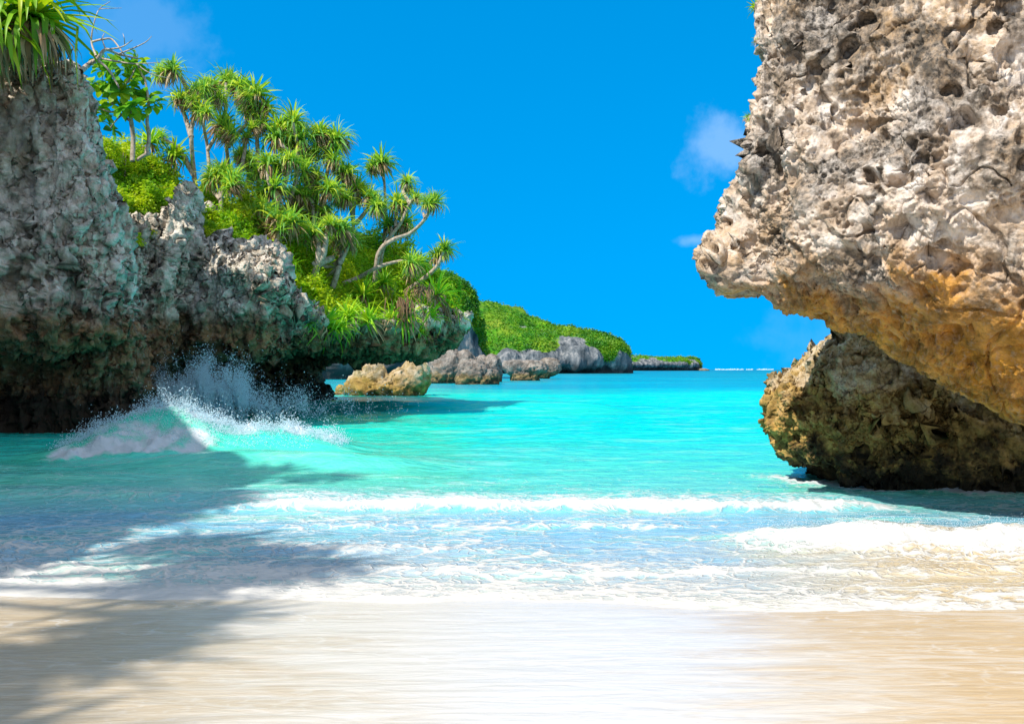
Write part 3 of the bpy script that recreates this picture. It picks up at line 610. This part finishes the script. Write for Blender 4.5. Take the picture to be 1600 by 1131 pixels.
# ------------------------------------------------------------------ plants
def straps(n_, spec, seg=5):
    """long folded leaves; spec(i) -> azimuth, elevation, length, width, droop"""
    Vs, Qs, Rn = [], [], []
    for i in range(n_):
        az, el, L, W, dr = spec(i); ca, sa = math.cos(az), math.sin(az); r_, z_ = .04, 0.0; e = el
        kink = random.choice((0, 0, 0, 0, 2, 3, 3)); base = len(Vs); rv = random.random(); tw = random.uniform(-.25, .25)
        for s in range(seg + 1):
            t_ = s / seg; wv = W * (1 - t_ ** 1.8) * (.75 + .5 * min(1, t_ * 4)) + .001
            cx, cy = r_ * ca, r_ * sa; nz = math.cos(e)
            for k_ in (-1, 0, 1):
                f_ = abs(k_) * wv * .35
                Vs.append((cx - sa * wv * k_ * .8 - ca * math.sin(e) * f_, cy + ca * wv * k_ * .8 - sa * math.sin(e) * f_, z_ + nz * f_ + tw * wv * k_)); Rn.append(rv)
            if kink and s == kink: e -= 1.1
            r_ += math.cos(e) * L / seg; z_ += math.sin(e) * L / seg; e = max(e - dr / seg * (.4 + 1.4 * t_), -1.5)
        for s in range(seg):
            for k_ in (0, 1):
                a_ = base + s * 3 + k_; Qs.append((a_, a_ + 1, a_ + 4, a_ + 3))
    return np.array(Vs), np.array(Qs), np.array(Rn)
GA = 2.39996
def crown_meshes(k, n_=80, wide=.05, droop=1.5, ndry=44, matg='pandan', low=-.45):
    def sg(i):
        f_ = (i + .5) / n_; return (i * GA + random.uniform(-.2, .2), 1.45 - (1.45 - low) * f_ ** .9 + random.uniform(-.12, .12), random.uniform(.6, 1.2) * (.85 + .25 * f_), wide * random.uniform(.8, 1.2), droop * (.35 + .9 * f_) * random.uniform(.3, 1.6))
    def sd(i):
        return (i * GA + random.uniform(-.3, .3), random.uniform(-1.2, -.35), random.uniform(.5, .95), wide * random.uniform(.6, 1.0), random.uniform(.8, 1.6))
    out_ = []
    for nm, cnt, fn, mt in (('leaf_crown', n_, sg, matg), ('dry_leaves', ndry, sd, 'dry')):
        V, Q, rn = straps(cnt, fn); me = quads(nm, V, Q, M[mt], attrs={'rnd': rn}); d_ = me.data; bpy.data.objects.remove(me); out_.append(d_)
    return out_
CROWNS = [crown_meshes(0), crown_meshes(1, 70, .055, 1.1, 40, 'pandan', -.1), crown_meshes(2, 95, .04, 1.9, 60, 'pandan', -.6), crown_meshes(3, 60, .06, .7, 30, 'pandan', .15),
          crown_meshes(4, 85, .045, 1.4, 70, 'pandan', -.3), crown_meshes(5, 75, .05, 2.3, 44, 'pandan', -.2), crown_meshes(6, 66, .05, .9, 55, 'pandan', .0)]
TUFTS = [crown_meshes(k, 60, .045, 1.5, 16, 'grass', -.1) for k in range(4)]
def tube(pts, radii, sides=7, sub=6, wob=.06):
    pts = cr_axis(np.array(pts, float), [sub] * (len(pts) - 1)); rad = np.interp(np.linspace(0, 1, len(pts)), np.linspace(0, 1, len(radii)), radii)
    tg = np.gradient(pts, axis=0); tg /= np.linalg.norm(tg, axis=1, keepdims=True) + 1e-9
    up = np.array((.3, .2, 1.0)); a = np.cross(tg, up); a /= np.linalg.norm(a, axis=1, keepdims=True) + 1e-9; b = np.cross(tg, a)
    th = np.linspace(0, 2 * math.pi, sides, endpoint=False)
    jit = 1 + RNG.uniform(-wob, wob, (len(pts), sides))
    V = pts[:, None] + (rad[:, None] * jit)[..., None] * (np.cos(th)[None, :, None] * a[:, None] + np.sin(th)[None, :, None] * b[:, None])
    n_ = len(pts); i = np.arange(n_ * sides).reshape(n_, sides); j = np.roll(i, -1, 1)
    Q = np.stack((i[:-1], j[:-1], j[1:], i[1:]), -1).reshape(-1, 4)
    return V.reshape(-1, 3), Q
def tubes(name, lst, mat, parent=None, org=(0, 0, 0)):
    Vs, Qs, n_ = [], [], 0
    for pts, rad in lst:
        V, Q = tube(pts, rad); Vs.append(V); Qs.append(Q + n_); n_ += len(V)
    return quads(name, np.concatenate(Vs) - np.array(org), np.concatenate(Qs), mat, parent)
def crown(parent, org, pos, r, meshes, tilt=None):
    o_ = link('leaf_crown', meshes[0], parent); o_.location = Vector(pos) - Vector(org); o_.scale = (r,) * 3
    tx, ty = tilt or (random.uniform(-.3, .3), random.uniform(-.3, .3)); o_.rotation_euler = (tx, ty, random.uniform(0, 6.28))
    d_ = link('dry_leaves', meshes[1], o_); return o_
TG = 'screw pines growing over the left cliff'
def lipd(px): return float(np.interp(px, (440, 455, 520, 600, 665, 708), (30.6, 30.8, 32.2, 33.9, 35.6, 37.9)))
def dep(px): return float(np.interp(px, (150, 250, 350, 450, 550, 650, 720), (29.8, 32.6, 34.2, 35, 36.4, 38.2, 40)))
def pandanus(label, base, crowns, stems, dd=0.0, rad=.075):
    d = dep(base[0]) + dd; org = P(base[0], base[1], d) - (0, 0, .25)
    root = empty('screw_pine', org, label, 'tree', TG)
    lst = []
    for s in stems:
        k_ = rad * (1.0 if len(s) > 2 else .8)
        lst.append(([P(x_, y_, d + .35 * math.sin(x_ * .13 + y_ * .07)) if (x_, y_) != base else org for (x_, y_) in s], [k_ * 1.25, k_, k_ * .7]))
    tubes('trunk', lst, M['bark'], root, org)
    for (x_, y_, r_) in crowns:
        dj = d + random.uniform(-.5, .5); crown(root, org, P(x_, y_ + r_ * .25, dj), r_ * random.uniform(1.12, 1.5) / FPX * dj, random.choice(CROWNS), (random.uniform(-.5, .5), random.uniform(-.5, .5)))
        if r_ > 21:
            a_ = random.uniform(0, 6.28); crown(root, org, P(x_ + .55 * r_ * math.cos(a_), y_ + r_ * .5 + .3 * r_ * math.sin(a_), dj + random.uniform(-.6, .6)), r_ * random.uniform(.85, 1.1) / FPX * dj, random.choice(CROWNS), (random.uniform(-.7, .7), random.uniform(-.7, .7)))
    return root
pandanus('tall screw pine standing left of the group with two white forked stems against the sky', (313, 332), [(268, 103, 30), (281, 150, 24), (304, 138, 23), (312, 168, 28)],
         [[(313, 332), (303, 270), (299, 215), (303, 170)], [(299, 215), (290, 185), (281, 160)], [(303, 170), (285, 125), (269, 110)], [(303, 275), (280, 235), (255, 217)], [(303, 180), (312, 165)]], -.6)
pandanus('slender screw pine with one dark curving stem, right of the white forked stems', (322, 330), [(328, 132, 28), (345, 190, 30), (338, 150, 24)],
         [[(322, 330), (327, 285), (324, 230), (318, 190), (326, 140)], [(324, 235), (336, 215), (345, 198)]], .8, .06)
pandanus('screw pine with twin rosettes forming the middle top of the leafy skyline', (352, 325), [(352, 122, 29), (374, 130, 29), (385, 212, 18)],
         [[(352, 325), (356, 262), (353, 215), (353, 130)], [(356, 230), (375, 205), (388, 185), (376, 138)], [(370, 290), (380, 250), (385, 218)]], 1.4, .07)
pandanus('screw pine with hanging brown skirts and dark straight stem below the skyline', (405, 330), [(398, 140, 30), (412, 162, 30), (388, 168, 24), (408, 190, 22)],
         [[(405, 330), (403, 250), (400, 185), (398, 150)], [(400, 205), (411, 172)], [(401, 200), (390, 178)]], .8, .07)
pandanus('broad screw pine with bright spiky top just right of the dark straight stem', (440, 335), [(432, 208, 33), (458, 183, 34), (445, 198, 28), (470, 212, 28)],
         [[(440, 335), (462, 285), (466, 240), (458, 192)], [(466, 245), (440, 228), (432, 214)]], .6, .07)
pandanus('screw pine with an upright leaf spear, last full crown before the skyline drops', (500, 350), [(500, 203, 30), (530, 212, 28), (516, 228, 30), (490, 232, 28)],
         [[(500, 350), (508, 290), (512, 255), (503, 212)], [(512, 255), (525, 240), (530, 220)]], .9, .07)
pandanus('full bushy screw pine with hanging leaves on a short pinkish forked stem', (347, 345), [(345, 262, 36), (332, 272, 26), (362, 270, 28)],
         [[(347, 345), (345, 310), (345, 275)], [(345, 312), (332, 296), (328, 280)], [(345, 305), (355, 290), (360, 276)]], -1.2, .07)
pandanus('dense mid-slope screw pine below the broad spiky one', (430, 360), [(418, 250, 31), (428, 288, 32), (452, 245, 26), (405, 265, 24)],
         [[(430, 360), (432, 320), (428, 295)], [(431, 320), (420, 285), (418, 256)], [(431, 325), (448, 280), (452, 252)]], -.6, .07)
pandanus('dense screw pine in the centre of the thicket with yellowing inner leaves', (490, 390), [(478, 262, 30), (488, 298, 30), (512, 290, 30), (470, 300, 26), (500, 325, 28)],
         [[(490, 390), (490, 340), (488, 305)], [(490, 345), (506, 315), (512, 296)], [(489, 320), (478, 290), (478, 268)]], .1, .07)
pandanus('screw pine with pale blue-green fan leaves at the right edge of the thicket', (555, 400), [(542, 265, 31), (556, 292, 30), (575, 302, 24), (530, 305, 26), (588, 318, 22)],
         [[(555, 400), (552, 345), (555, 300)], [(552, 345), (545, 300), (542, 272)], [(556, 350), (575, 325), (578, 308)]], .3, .07)
pandanus('single thin-stemmed screw pine with one round rosette standing clear of the thicket', (600, 385), [(597, 249, 25)], [[(600, 385), (602, 320), (599, 258)]], .8, .06)
pandanus('screw pine with brown shaggy heads leaning right above the bay', (592, 420), [(636, 280, 22), (620, 312, 26), (651, 306, 14), (608, 348, 26), (632, 345, 22)],
         [[(592, 420), (600, 385), (625, 350), (640, 318), (650, 308)], [(612, 368), (612, 355)], [(640, 318), (630, 300), (636, 288)], [(618, 355), (620, 320)]], .2, .07)
pandanus('screw pine on a long bare arm over the bay, upper of two reaching arms', (585, 432), [(678, 311, 25)],
         [[(585, 432), (592, 395), (612, 376), (640, 365), (662, 345), (675, 320)], [(665, 342), (661, 333)]], -.8, .075)
pandanus('screw pine on a curved bare arm nearest the cliff tip, lower reaching arm', (632, 446), [(695, 383, 28)],
         [[(632, 446), (660, 437), (682, 417), (692, 394)]], -.6, .08)
pandanus('drooping screw pine with yellow heart on a low horizontal stem', (535, 432), [(642, 405, 28)], [[(535, 432), (560, 434), (590, 418), (620, 409), (638, 408)]], -1.0, .07)
pandanus('screw pine with thick pale forked trunk in the open dark hollow of the slope', (484, 442), [(492, 358, 28), (515, 345, 24), (470, 352, 28)],
         [[(484, 442), (495, 418), (498, 390), (495, 365)], [(496, 415), (506, 395), (512, 352)], [(497, 412), (515, 405), (523, 402)], [(495, 416), (488, 410)]], -1.6, .11)
pandanus('screw pine with prop roots and leaning grey trunk beside the thick forked one', (520, 438), [(536, 352, 30), (548, 372, 24)],
         [[(520, 438), (530, 416), (534, 395), (536, 360)], [(530, 416), (512, 432)], [(531, 412), (545, 385)], [(534, 405), (520, 415), (498, 417)]], -1.3, .09)
pandanus('squat screw pine with a wide hanging skirt of grey dead leaves above the grey rock', (418, 400), [(455, 340, 34), (430, 338, 30), (412, 322, 34)],
         [[(418, 400), (424, 385), (440, 372), (455, 348)], [(424, 385), (428, 350)]], -1.6, .08)
pandanus('screw pine half hidden by shrubs at the back of the slope', (375, 330), [(392, 245, 26), (378, 240, 22)], [[(375, 330), (385, 290), (390, 252)]], 1.8, .06)

# low rosettes without stems
def tuft(label, px, py, r_, dd=0.0, meshes=None, d=None, name='low_screw_pine', cat='shrub', group='low screw pines along the left cliff edge', tilt=None):
    d = d or dep(px) + dd; org = P(px, py, d)
    root = empty(name, org, label, cat, group)
    crown(root, org, org, r_ * 1.15 / FPX * d, meshes or random.choice(TUFTS), tilt)
    return root
for (lb, px, py, r_, dd) in (
    ('grassy bright low screw pine hanging over the lip right beside the grey rock face', 472, 492, 34, 'lip'),
    ('bright low screw pine with brown fringe, second along the lip from the grey rock', 505, 500, 36, 'lip'),
    ('yellow-green low screw pine above the two at the start of the lip', 480, 462, 30, -1.6),
    ('darker low screw pine tucked in shade in the middle of the lip', 545, 488, 30, 'lip'),
    ('large dark green grassy low screw pine in the middle of the slope foot', 566, 462, 38, -1.8),
    ('bright grassy low screw pine under the low horizontal stem', 600, 445, 32, -1.6),
    ('low screw pine below the drooping yellow-hearted one', 640, 430, 26, -.8),
    ('low spiky screw pine at the crest under the upper reaching arm', 655, 412, 26, .6),
    ('bright yellow-green low screw pine on the very tip of the cliff', 682, 455, 34, 'lip'),
    ('low screw pine with brown hanging skirt, lowest at the tip of the cliff', 700, 490, 32, 'lip'),
    ('small green low screw pine hanging alone from the rock lip near the tip', 655, 512, 16, 'lip'),
    ('low screw pine spilling over the lip between the brown hanging roots', 610, 492, 26, 'lip'),
    ('big blue-green fan-leaved low screw pine on the crest beside the white forked stems', 270, 245, 42, .2),
    ('tall upright low screw pine between the broad-leaved tree and the white stems', 235, 225, 40, .5),
    ('small low screw pine head just below the dead white branch', 252, 215, 20, .9),
    ('low screw pine just right of the tall grey pinnacle under the short forked stem', 360, 345, 26, -1.6),
    ('bright low screw pine on the slope below the squat skirted one', 450, 420, 32, -2.0),
    ('grassy low screw pine on the lip right of the shaded one', 578, 496, 34, 'lip'),
    ('wide grassy low screw pine on the lip left of the small hanging green tuft', 632, 492, 34, 'lip'),
    ('low screw pine wedged between the lip and the cliff tip', 668, 488, 28, 'lip'),
    ('bright low screw pine sprawling over the lip between the second and the shaded one', 526, 505, 28, 'lip'),
    ('low screw pine in the dark hollow behind the thick forked trunk', 525, 410, 28, .2)):
    if dd == 'lip': tuft(lb, px, py + 8, r_ * 1.25, d=lipd(px), tilt=(random.uniform(.35, .8), random.uniform(-.4, .4)))
    else: tuft(lb, px, py, r_, dd)
# big crown above the left wall
root = empty('screw_pine', P(50, 25, 23.6), 'big glossy screw pine with yellow and dry leaves hanging over the left wall top', 'tree', TG)
BIG = [crown_meshes(k, 100, .055, 1.3, 150, 'pandan_big', -.35) for k in range(2)]
for (px, py, r_, d) in ((50, 26, 112, 23.4), (-20, 50, 105, 23.0)):
    o = link('leaf_crown', BIG[0 if px > 0 else 1][0], root); o.location = Vector(P(px, py, d)) - root.location; o.scale = (r_ * 1.12 / FPX * d,) * 3; o.rotation_euler = (.15, .1, px)
    link('dry_leaves', BIG[0 if px > 0 else 1][1], o)
tubes('trunk', [([P(48, 90, 24.6), P(50, 60, 24.2), P(48, 24, 23.5)], [.16, .14, .1]), ([P(0, 95, 24.6), P(-15, 75, 24), P(-25, 45, 23.3)], [.15, .13, .1])], M['bark'], root, tuple(root.location))

# screw pines on the same cliff beside the viewer, whose crowns dapple the beach
for k, (x_, y_, z_) in enumerate(((-10.4, -3.4, 8.5), (-10.6, -2.2, 8.7), (-11.8, .9, 9.4), (-12.0, 4.2, 10.0), (-12.4, 7.4, 10.6))):
    root = empty('screw_pine', (x_, y_, z_ - .3), 'screw pine on the cliff top beside the viewer, above and left of the photograph', 'tree', 'screw pines beside the viewer')
    o_ = np.array((x_, y_, z_ - .3)); h_ = random.uniform(1.2, 2.2); lst = [([o_, o_ + (.1, .1, h_ * .5), o_ + (.25, 0, h_)], [.12, .10, .07])]
    for j in range(5):
        e_ = o_ + (random.uniform(-.9, 1.6) + (1.5 if k == 2 else 0), random.uniform(-1.3, 1.3), h_ + random.uniform(-.5, .7)); lst.append(([o_ + (.1, .1, h_ * .5), (o_ + e_) / 2 + (0, 0, .4), e_], [.08, .06, .05])); crown(root, o_, e_, random.uniform(.8, 1.1), random.choice(CROWNS))
    tubes('trunk', lst, M['bark'], root, o_)
# broad-leaved tree with rosettes of paddle leaves
def paddles(n_, seed):
    rr = random.Random(seed); Vs, Qs, Rn = [], [], []
    for i in range(n_):
        az = i * GA + rr.uniform(-.3, .3); el = rr.uniform(-.15, .9); L = rr.uniform(.8, 1.15); base = len(Vs); rv = rr.random()
        ca, sa = math.cos(az), math.sin(az); r_, z_, e = .03, 0, el
        for s in range(6):
            t_ = s / 5; wv = .25 * math.sin(min(1, t_ ** 1.5 * .93 + .03) * math.pi) + .015
            for k_ in (-1, 0, 1): Vs.append((r_ * ca - sa * wv * k_, r_ * sa + ca * wv * k_, z_ + abs(k_) * wv * .25)); Rn.append(rv)
            r_ += math.cos(e) * L / 5; z_ += math.sin(e) * L / 5; e -= .22
        for s in range(5):
            for k_ in (0, 1): a_ = base + s * 3 + k_; Qs.append((a_, a_ + 1, a_ + 4, a_ + 3))
    o_ = quads('leaf_rosette', np.array(Vs), np.array(Qs), M['almond'], attrs={'rnd': np.array(Rn)}); d_ = o_.data; bpy.data.objects.remove(o_); return d_
PAD = [paddles(9, k) for k in range(4)]
dA = 28.0; org = P(207, 250, dA)
root = empty('broad_leaved_tree', org, 'small tree with rosettes of broad paddle leaves between left wall and sky', 'tree')
tubes('trunk', [([P(a_, b_, dA + .1 * math.sin(a_)) for a_, b_ in l_], r_) for l_, r_ in (
    ([(207, 252), (208, 215), (205, 190), (200, 165), (190, 140), (178, 120)], [.07, .06, .03]), ([(205, 190), (190, 180), (178, 165), (165, 150)], [.04, .03, .02]),
    ([(229, 240), (233, 215), (230, 190), (232, 160), (226, 120)], [.06, .05, .03]), ([(233, 240), (225, 243), (215, 250)], [.05, .05]), ([(200, 165), (175, 175), (157, 170)], [.03, .02]),
    ([(190, 180), (180, 190), (173, 200)], [.025, .02]), ([(226, 125), (215, 105), (205, 90)], [.03, .02]), ([(190, 140), (205, 120), (215, 95)], [.03, .02]))], M['bark'], root, org)
for k, (px, py, s) in enumerate(((150, 165, 20), (163, 180, 20), (175, 203, 22), (145, 130, 20), (162, 112, 22), (170, 132, 24), (183, 122, 22), (198, 135, 22), (202, 150, 20), (205, 170, 24), (190, 172, 20), (215, 178, 20),
                                 (232, 152, 22), (236, 168, 22), (224, 120, 16), (214, 92, 20), (205, 108, 18), (192, 98, 20), (180, 100, 20), (168, 96, 18), (158, 140, 18), (178, 148, 18), (152, 105, 16))):
    o = link('leaf_rosette', PAD[k % 4], root); o.location = Vector(P(px, py, dA + random.uniform(-.5, .5))) - Vector(org); o.scale = (s * 1.0 / FPX * dA,) * 3
    o.rotation_euler = (random.uniform(.1, .9), random.uniform(-.6, .6), random.uniform(0, 6.3))
    if k % 3 != 2:
        o2 = o.copy(); COL.objects.link(o2); o2.parent = root; o2.location = o.location + Vector((random.uniform(-.2, .2), random.uniform(-.3, .3), random.uniform(-.25, .2))); o2.rotation_euler = (random.uniform(.1, .9), random.uniform(-.6, .6), random.uniform(0, 6.3))
# dead branches from the wall
dB = 25.2; org = P(128, 108, dB)
tw = [([(126, 112), (140, 100), (152, 93), (165, 78), (185, 85), (215, 92)], [.075, .05, .02]), ([(152, 93), (170, 110), (182, 130), (186, 138)], [.035, .02]), ([(143, 66), (160, 62), (175, 62), (190, 80), (200, 92)], [.03, .015]),
      ([(150, 88), (143, 66), (146, 40), (155, 15), (172, 3)], [.03, .018, .008]), ([(155, 15), (165, 14), (190, 13)], [.012, .006]), ([(165, 78), (190, 74), (207, 63)], [.025, .01]), ([(185, 85), (210, 75), (228, 66), (237, 57)], [.02, .008]),
      ([(150, 90), (180, 96), (212, 100), (250, 98)], [.03, .008]), ([(165, 78), (160, 62), (163, 52)], [.02, .008]), ([(195, 70), (194, 60), (192, 53)], [.014, .006]), ([(212, 100), (235, 115), (265, 123)], [.018, .008])]
root = empty('dead_branches', org, 'bare tangle of pale dead branches sticking out from left wall top', 'branch')
tubes('branch', [([P(a_, b_, dB + .25 * math.sin(a_ * .2 + b_)) for a_, b_ in l_], r_) for l_, r_ in tw], M['deadwood'], root, org)
# leafy shrubs
def shrub(label, px, py, rx, rz, dd, n_=1500, size=.11, mat='shrub', d=None):
    d = d or dep(px) + dd; org = P(px, py + rz * .8, d); s = d / FPX
    root = empty('leafy_shrub', org, label, 'shrub', 'leafy shrubs on the left hillside')
    u = RNG.normal(0, 1, (n_, 3)); u /= np.linalg.norm(u, axis=1, keepdims=True); rr = RNG.uniform(.35, 1, n_) ** .6
    rr = rr * (1 + .45 * fbm(u * 1.8 + px, 3, 3)); pts = u * rr[:, None] * np.array((rx * s, rx * s * .8, rz * s)) + np.array((0, 0, rz * s * .8))
    leaves('foliage', pts, size, M[mat], root)
    tubes('stem', [([(0, 0, -.2), (random.uniform(-.1, .1), 0, rz * s * .5), (random.uniform(-.2, .2), random.uniform(-.1, .1), rz * s * 1.2)], [.04, .03, .012]) for _ in range(3)], M['bark'], root)
for a_ in (('yellow-green shrub against the left wall at the top of the slope', 165, 240, 26, 24, .3), ('tall yellow-green shrub under the broad-leaved tree', 195, 248, 30, 26, .2), ('yellow-green shrub on the crest right of the broad-leaved tree stem', 232, 262, 30, 22, .3),
           ('light green shrub below the white forked stems', 300, 335, 26, 18, -1.2), ('light green shrub right of the tall grey pinnacle', 330, 345, 24, 20, -1.4), ('round bright shrub over the small grey outcrop', 385, 345, 30, 24, -1.0),
           ('bright leafy shrub between the bushy screw pine and the squat skirted one', 395, 305, 26, 22, -.2), ('low dark green shrub left of the grey pinnacle, shading the white rock', 195, 375, 26, 14, -2.4), ('small dark shrub dangling on the white rock beside the pinnacle', 228, 365, 18, 10, -2.4),
           ('bright leafy shrub on the shoulder above the grey rock face', 432, 425, 26, 20, -1.8), ('bright shrub sprawling over the cliff tip beside the brown roots', 668, 470, 20, 18, -1.2), ('shrub in the shaded hollow of the slope', 470, 425, 30, 20, -1.0)):
    shrub(*a_, mat='cover' if 'dark' in a_[0] else 'shrub')
# creeping ground cover over the hillside
n_ = 90000
hu = RNG.integers(20, HV.shape[0], n_); hv = RNG.integers(6, HV.shape[1] - 14, n_)
pts = HV[hu, hv] + RNG.normal(0, .05, (n_, 3)); clump = np.clip(fbm(pts * 1.1, 3, 77) + .25, 0, 1)
pts += np.array((0, 0, 1)) * (clump * RNG.uniform(0, 1.0, n_))[:, None]
o = leaves('ground_cover', pts, .13 * np.exp(.5 * fbm(pts * .9, 2, 5)) , M['cover']); tag(o, kind='stuff')
# hanging dry roots on the lip near the tip
for (lb, px, y0, y1) in (('mat of brown hanging roots on the rock lip left of the small hanging green tuft', 630, 468, 512), ('mat of brown hanging roots under the bright tuft on the cliff tip', 690, 482, 516),
                         ('brown root mat on the bare patch below the lower reaching arm', 660, 447, 470), ('brown dead thatch on top of the small grey outcrop', 345, 375, 402)):
    d = (lipd(px) - .3 if px > 440 else dep(px) - 2.4); org = P(px, y0, d); lst = []
    for k in range(46):
        x_ = px + random.gauss(0, 9); a_ = P(x_, y0 + random.uniform(-4, 8), d + random.uniform(-.4, .2)); b_ = P(x_ + random.gauss(0, 5), y1 + random.uniform(-14, 6), d + random.uniform(-.4, .1))
        lst.append(([a_, (a_ + b_) / 2 + np.array((random.gauss(0, .1), -.1, 0)), b_], [.022, .016, .008]))
    o = tubes('root_mat', lst, M['dry'], None, org); o.location = org; tag(o, lb, 'roots', 'hanging roots and thatch on the left cliff')
# grass tufts on the right rock
OV = bpy.data.objects['overhang'].data; co = np.empty(len(OV.vertices) * 3, np.float32); OV.vertices.foreach_get('co', co); co = co.reshape(-1, 3) + rloc
for (lb, zz, r_) in (('tiny green plant at the top left edge of the overhanging rock', 5.45, .13), ('tiny plant clinging to the left edge of the rock, middle of three', 5.0, .09), ('tiny plant clinging to the left edge of the rock near the cloud', 4.35, .10)):
    k = np.where((np.abs(co[:, 2] - zz) < .05) & (co[:, 1] < 11.4))[0]; v_ = co[k[np.argmin(co[k, 0] / co[k, 1])]] + np.array((.03, 0, 0))
    root = empty('small_plant', v_, lb, 'plant', 'small plants on the overhanging rock'); crown(root, v_, v_, r_, TUFTS[0], (0, -.7))

# ------------------------------------------------------------------ spray and foam thrown up by the waves
def droplets(name, pts, sizes, mat):
    n_ = len(pts); o6 = np.array(((1, 0, 0), (-1, 0, 0), (0, 1, 0), (0, -1, 0), (0, 0, 1), (0, 0, -1)), float)
    f8 = np.array(((0, 2, 4), (2, 1, 4), (1, 3, 4), (3, 0, 4), (2, 0, 5), (1, 2, 5), (3, 1, 5), (0, 3, 5)))
    V = pts[:, None] + o6[None] * sizes[:, None, None] * RNG.uniform(.6, 1.4, (n_, 1, 3)); T = (f8[None] + (np.arange(n_) * 6)[:, None, None]).reshape(-1, 3)
    return quads(name, V.reshape(-1, 3), T, mat, smooth=True)
m, nt, out = new_mat('spray'); b = nd(nt, 'ShaderNodeBsdfPrincipled', {'Base Color': (.74, .89, .97, 1), 'Roughness': .5})
t_ = nd(nt, 'ShaderNodeBsdfTranslucent', {'Color': (.8, .92, .96, 1)}); s_ = nd(nt, 'ShaderNodeMixShader', {0: .4, 1: b.outputs[0], 2: t_.outputs[0]}); nt.links.new(s_.outputs[0], out.inputs[0]); M['spray'] = m
PT, SZ = [], []
def cloud(n_, c, r_, s0, s1, thr=.0, fs=1.0):
    u = RNG.normal(0, .5, (n_ * 5, 3)); p_ = np.array(c) + u * np.array(r_)
    jet = fbm((p_ - np.array(c)) * np.array((2.6, 1.6, .9)) * fs + p_[:, 2:3] * np.array((.35, 0, 0)), 4, 91, .62)
    k = jet > thr + .40 * np.linalg.norm(u, axis=1) - .22
    p_ = p_[k & (p_[:, 2] > 0)][:n_]; PT.append(p_); SZ.append(s0 + (s1 - s0) * RNG.uniform(0, 1, len(p_)) ** 5)
cloud(80000, (-8.8, 28.5, .75), (1.5, 1.0, .95), .004, .019)          # main burst against the undercut
cloud(12000, (-8.6, 28.6, 1.2), (1.0, .8, .9), .004, .02)
cloud(12000, (-7.3, 29.3, .5), (1.9, 1.0, .6), .004, .019)
cloud(7000, (-10.0, 27.0, .5), (1.6, .8, .65), .004, .019)
cloud(4500, (-6.2, 30.5, .4), (2.8, 1.0, .8), .004, .022)
# crest of the left breaker and of the small right breaker: throw droplets from where the foam is
def crest(sel, n_, up, s0, s1):
    idx = np.argwhere(sel); k = idx[RNG.integers(0, len(idx), n_)]
    p_ = np.stack((X[k[:, 0], k[:, 1]], Y[k[:, 0], k[:, 1]], Z[k[:, 0], k[:, 1]]), 1); cl = np.clip(fbm(p_ * np.array((3.2, 2, 2)), 3, 17) + .25, .05, 1)
    p_ += RNG.normal(0, .04, p_.shape) + np.array((0, 0, 1)) * (np.abs(RNG.normal(0, up, n_)) * cl)[:, None]; PT.append(p_); SZ.append(RNG.uniform(s0, s1, n_))
crest((W1 > .8 * A1) & (A1 > .14), 22000, .22, .003, .013)
crest((W1 > .35 * A1) & (A1 > .3) & (Y < yc), 4000, .03, .004, .012)
crest((W2 > .75 * A2) & (A2 > .08) & (X < 8), 5000, .025, .002, .005)
o = droplets('sea_spray', np.concatenate(PT), np.concatenate(SZ), M['spray']); tag(o, kind='stuff')
# white surf on the far reef
n_ = 260; px = np.concatenate((RNG.uniform(1118, 1162, 120), RNG.uniform(1166, 1176, 30), RNG.uniform(1182, 1208, 50), RNG.uniform(1222, 1262, 60)))
d = RNG.uniform(1480, 1530, n_); p_ = np.stack(((px - 800) / FPX * d, d, np.full(n_, .3)), 1)
o = droplets('reef_surf', p_, RNG.uniform(.6, 1.5, n_), M['spray']); tag(o, kind='stuff')
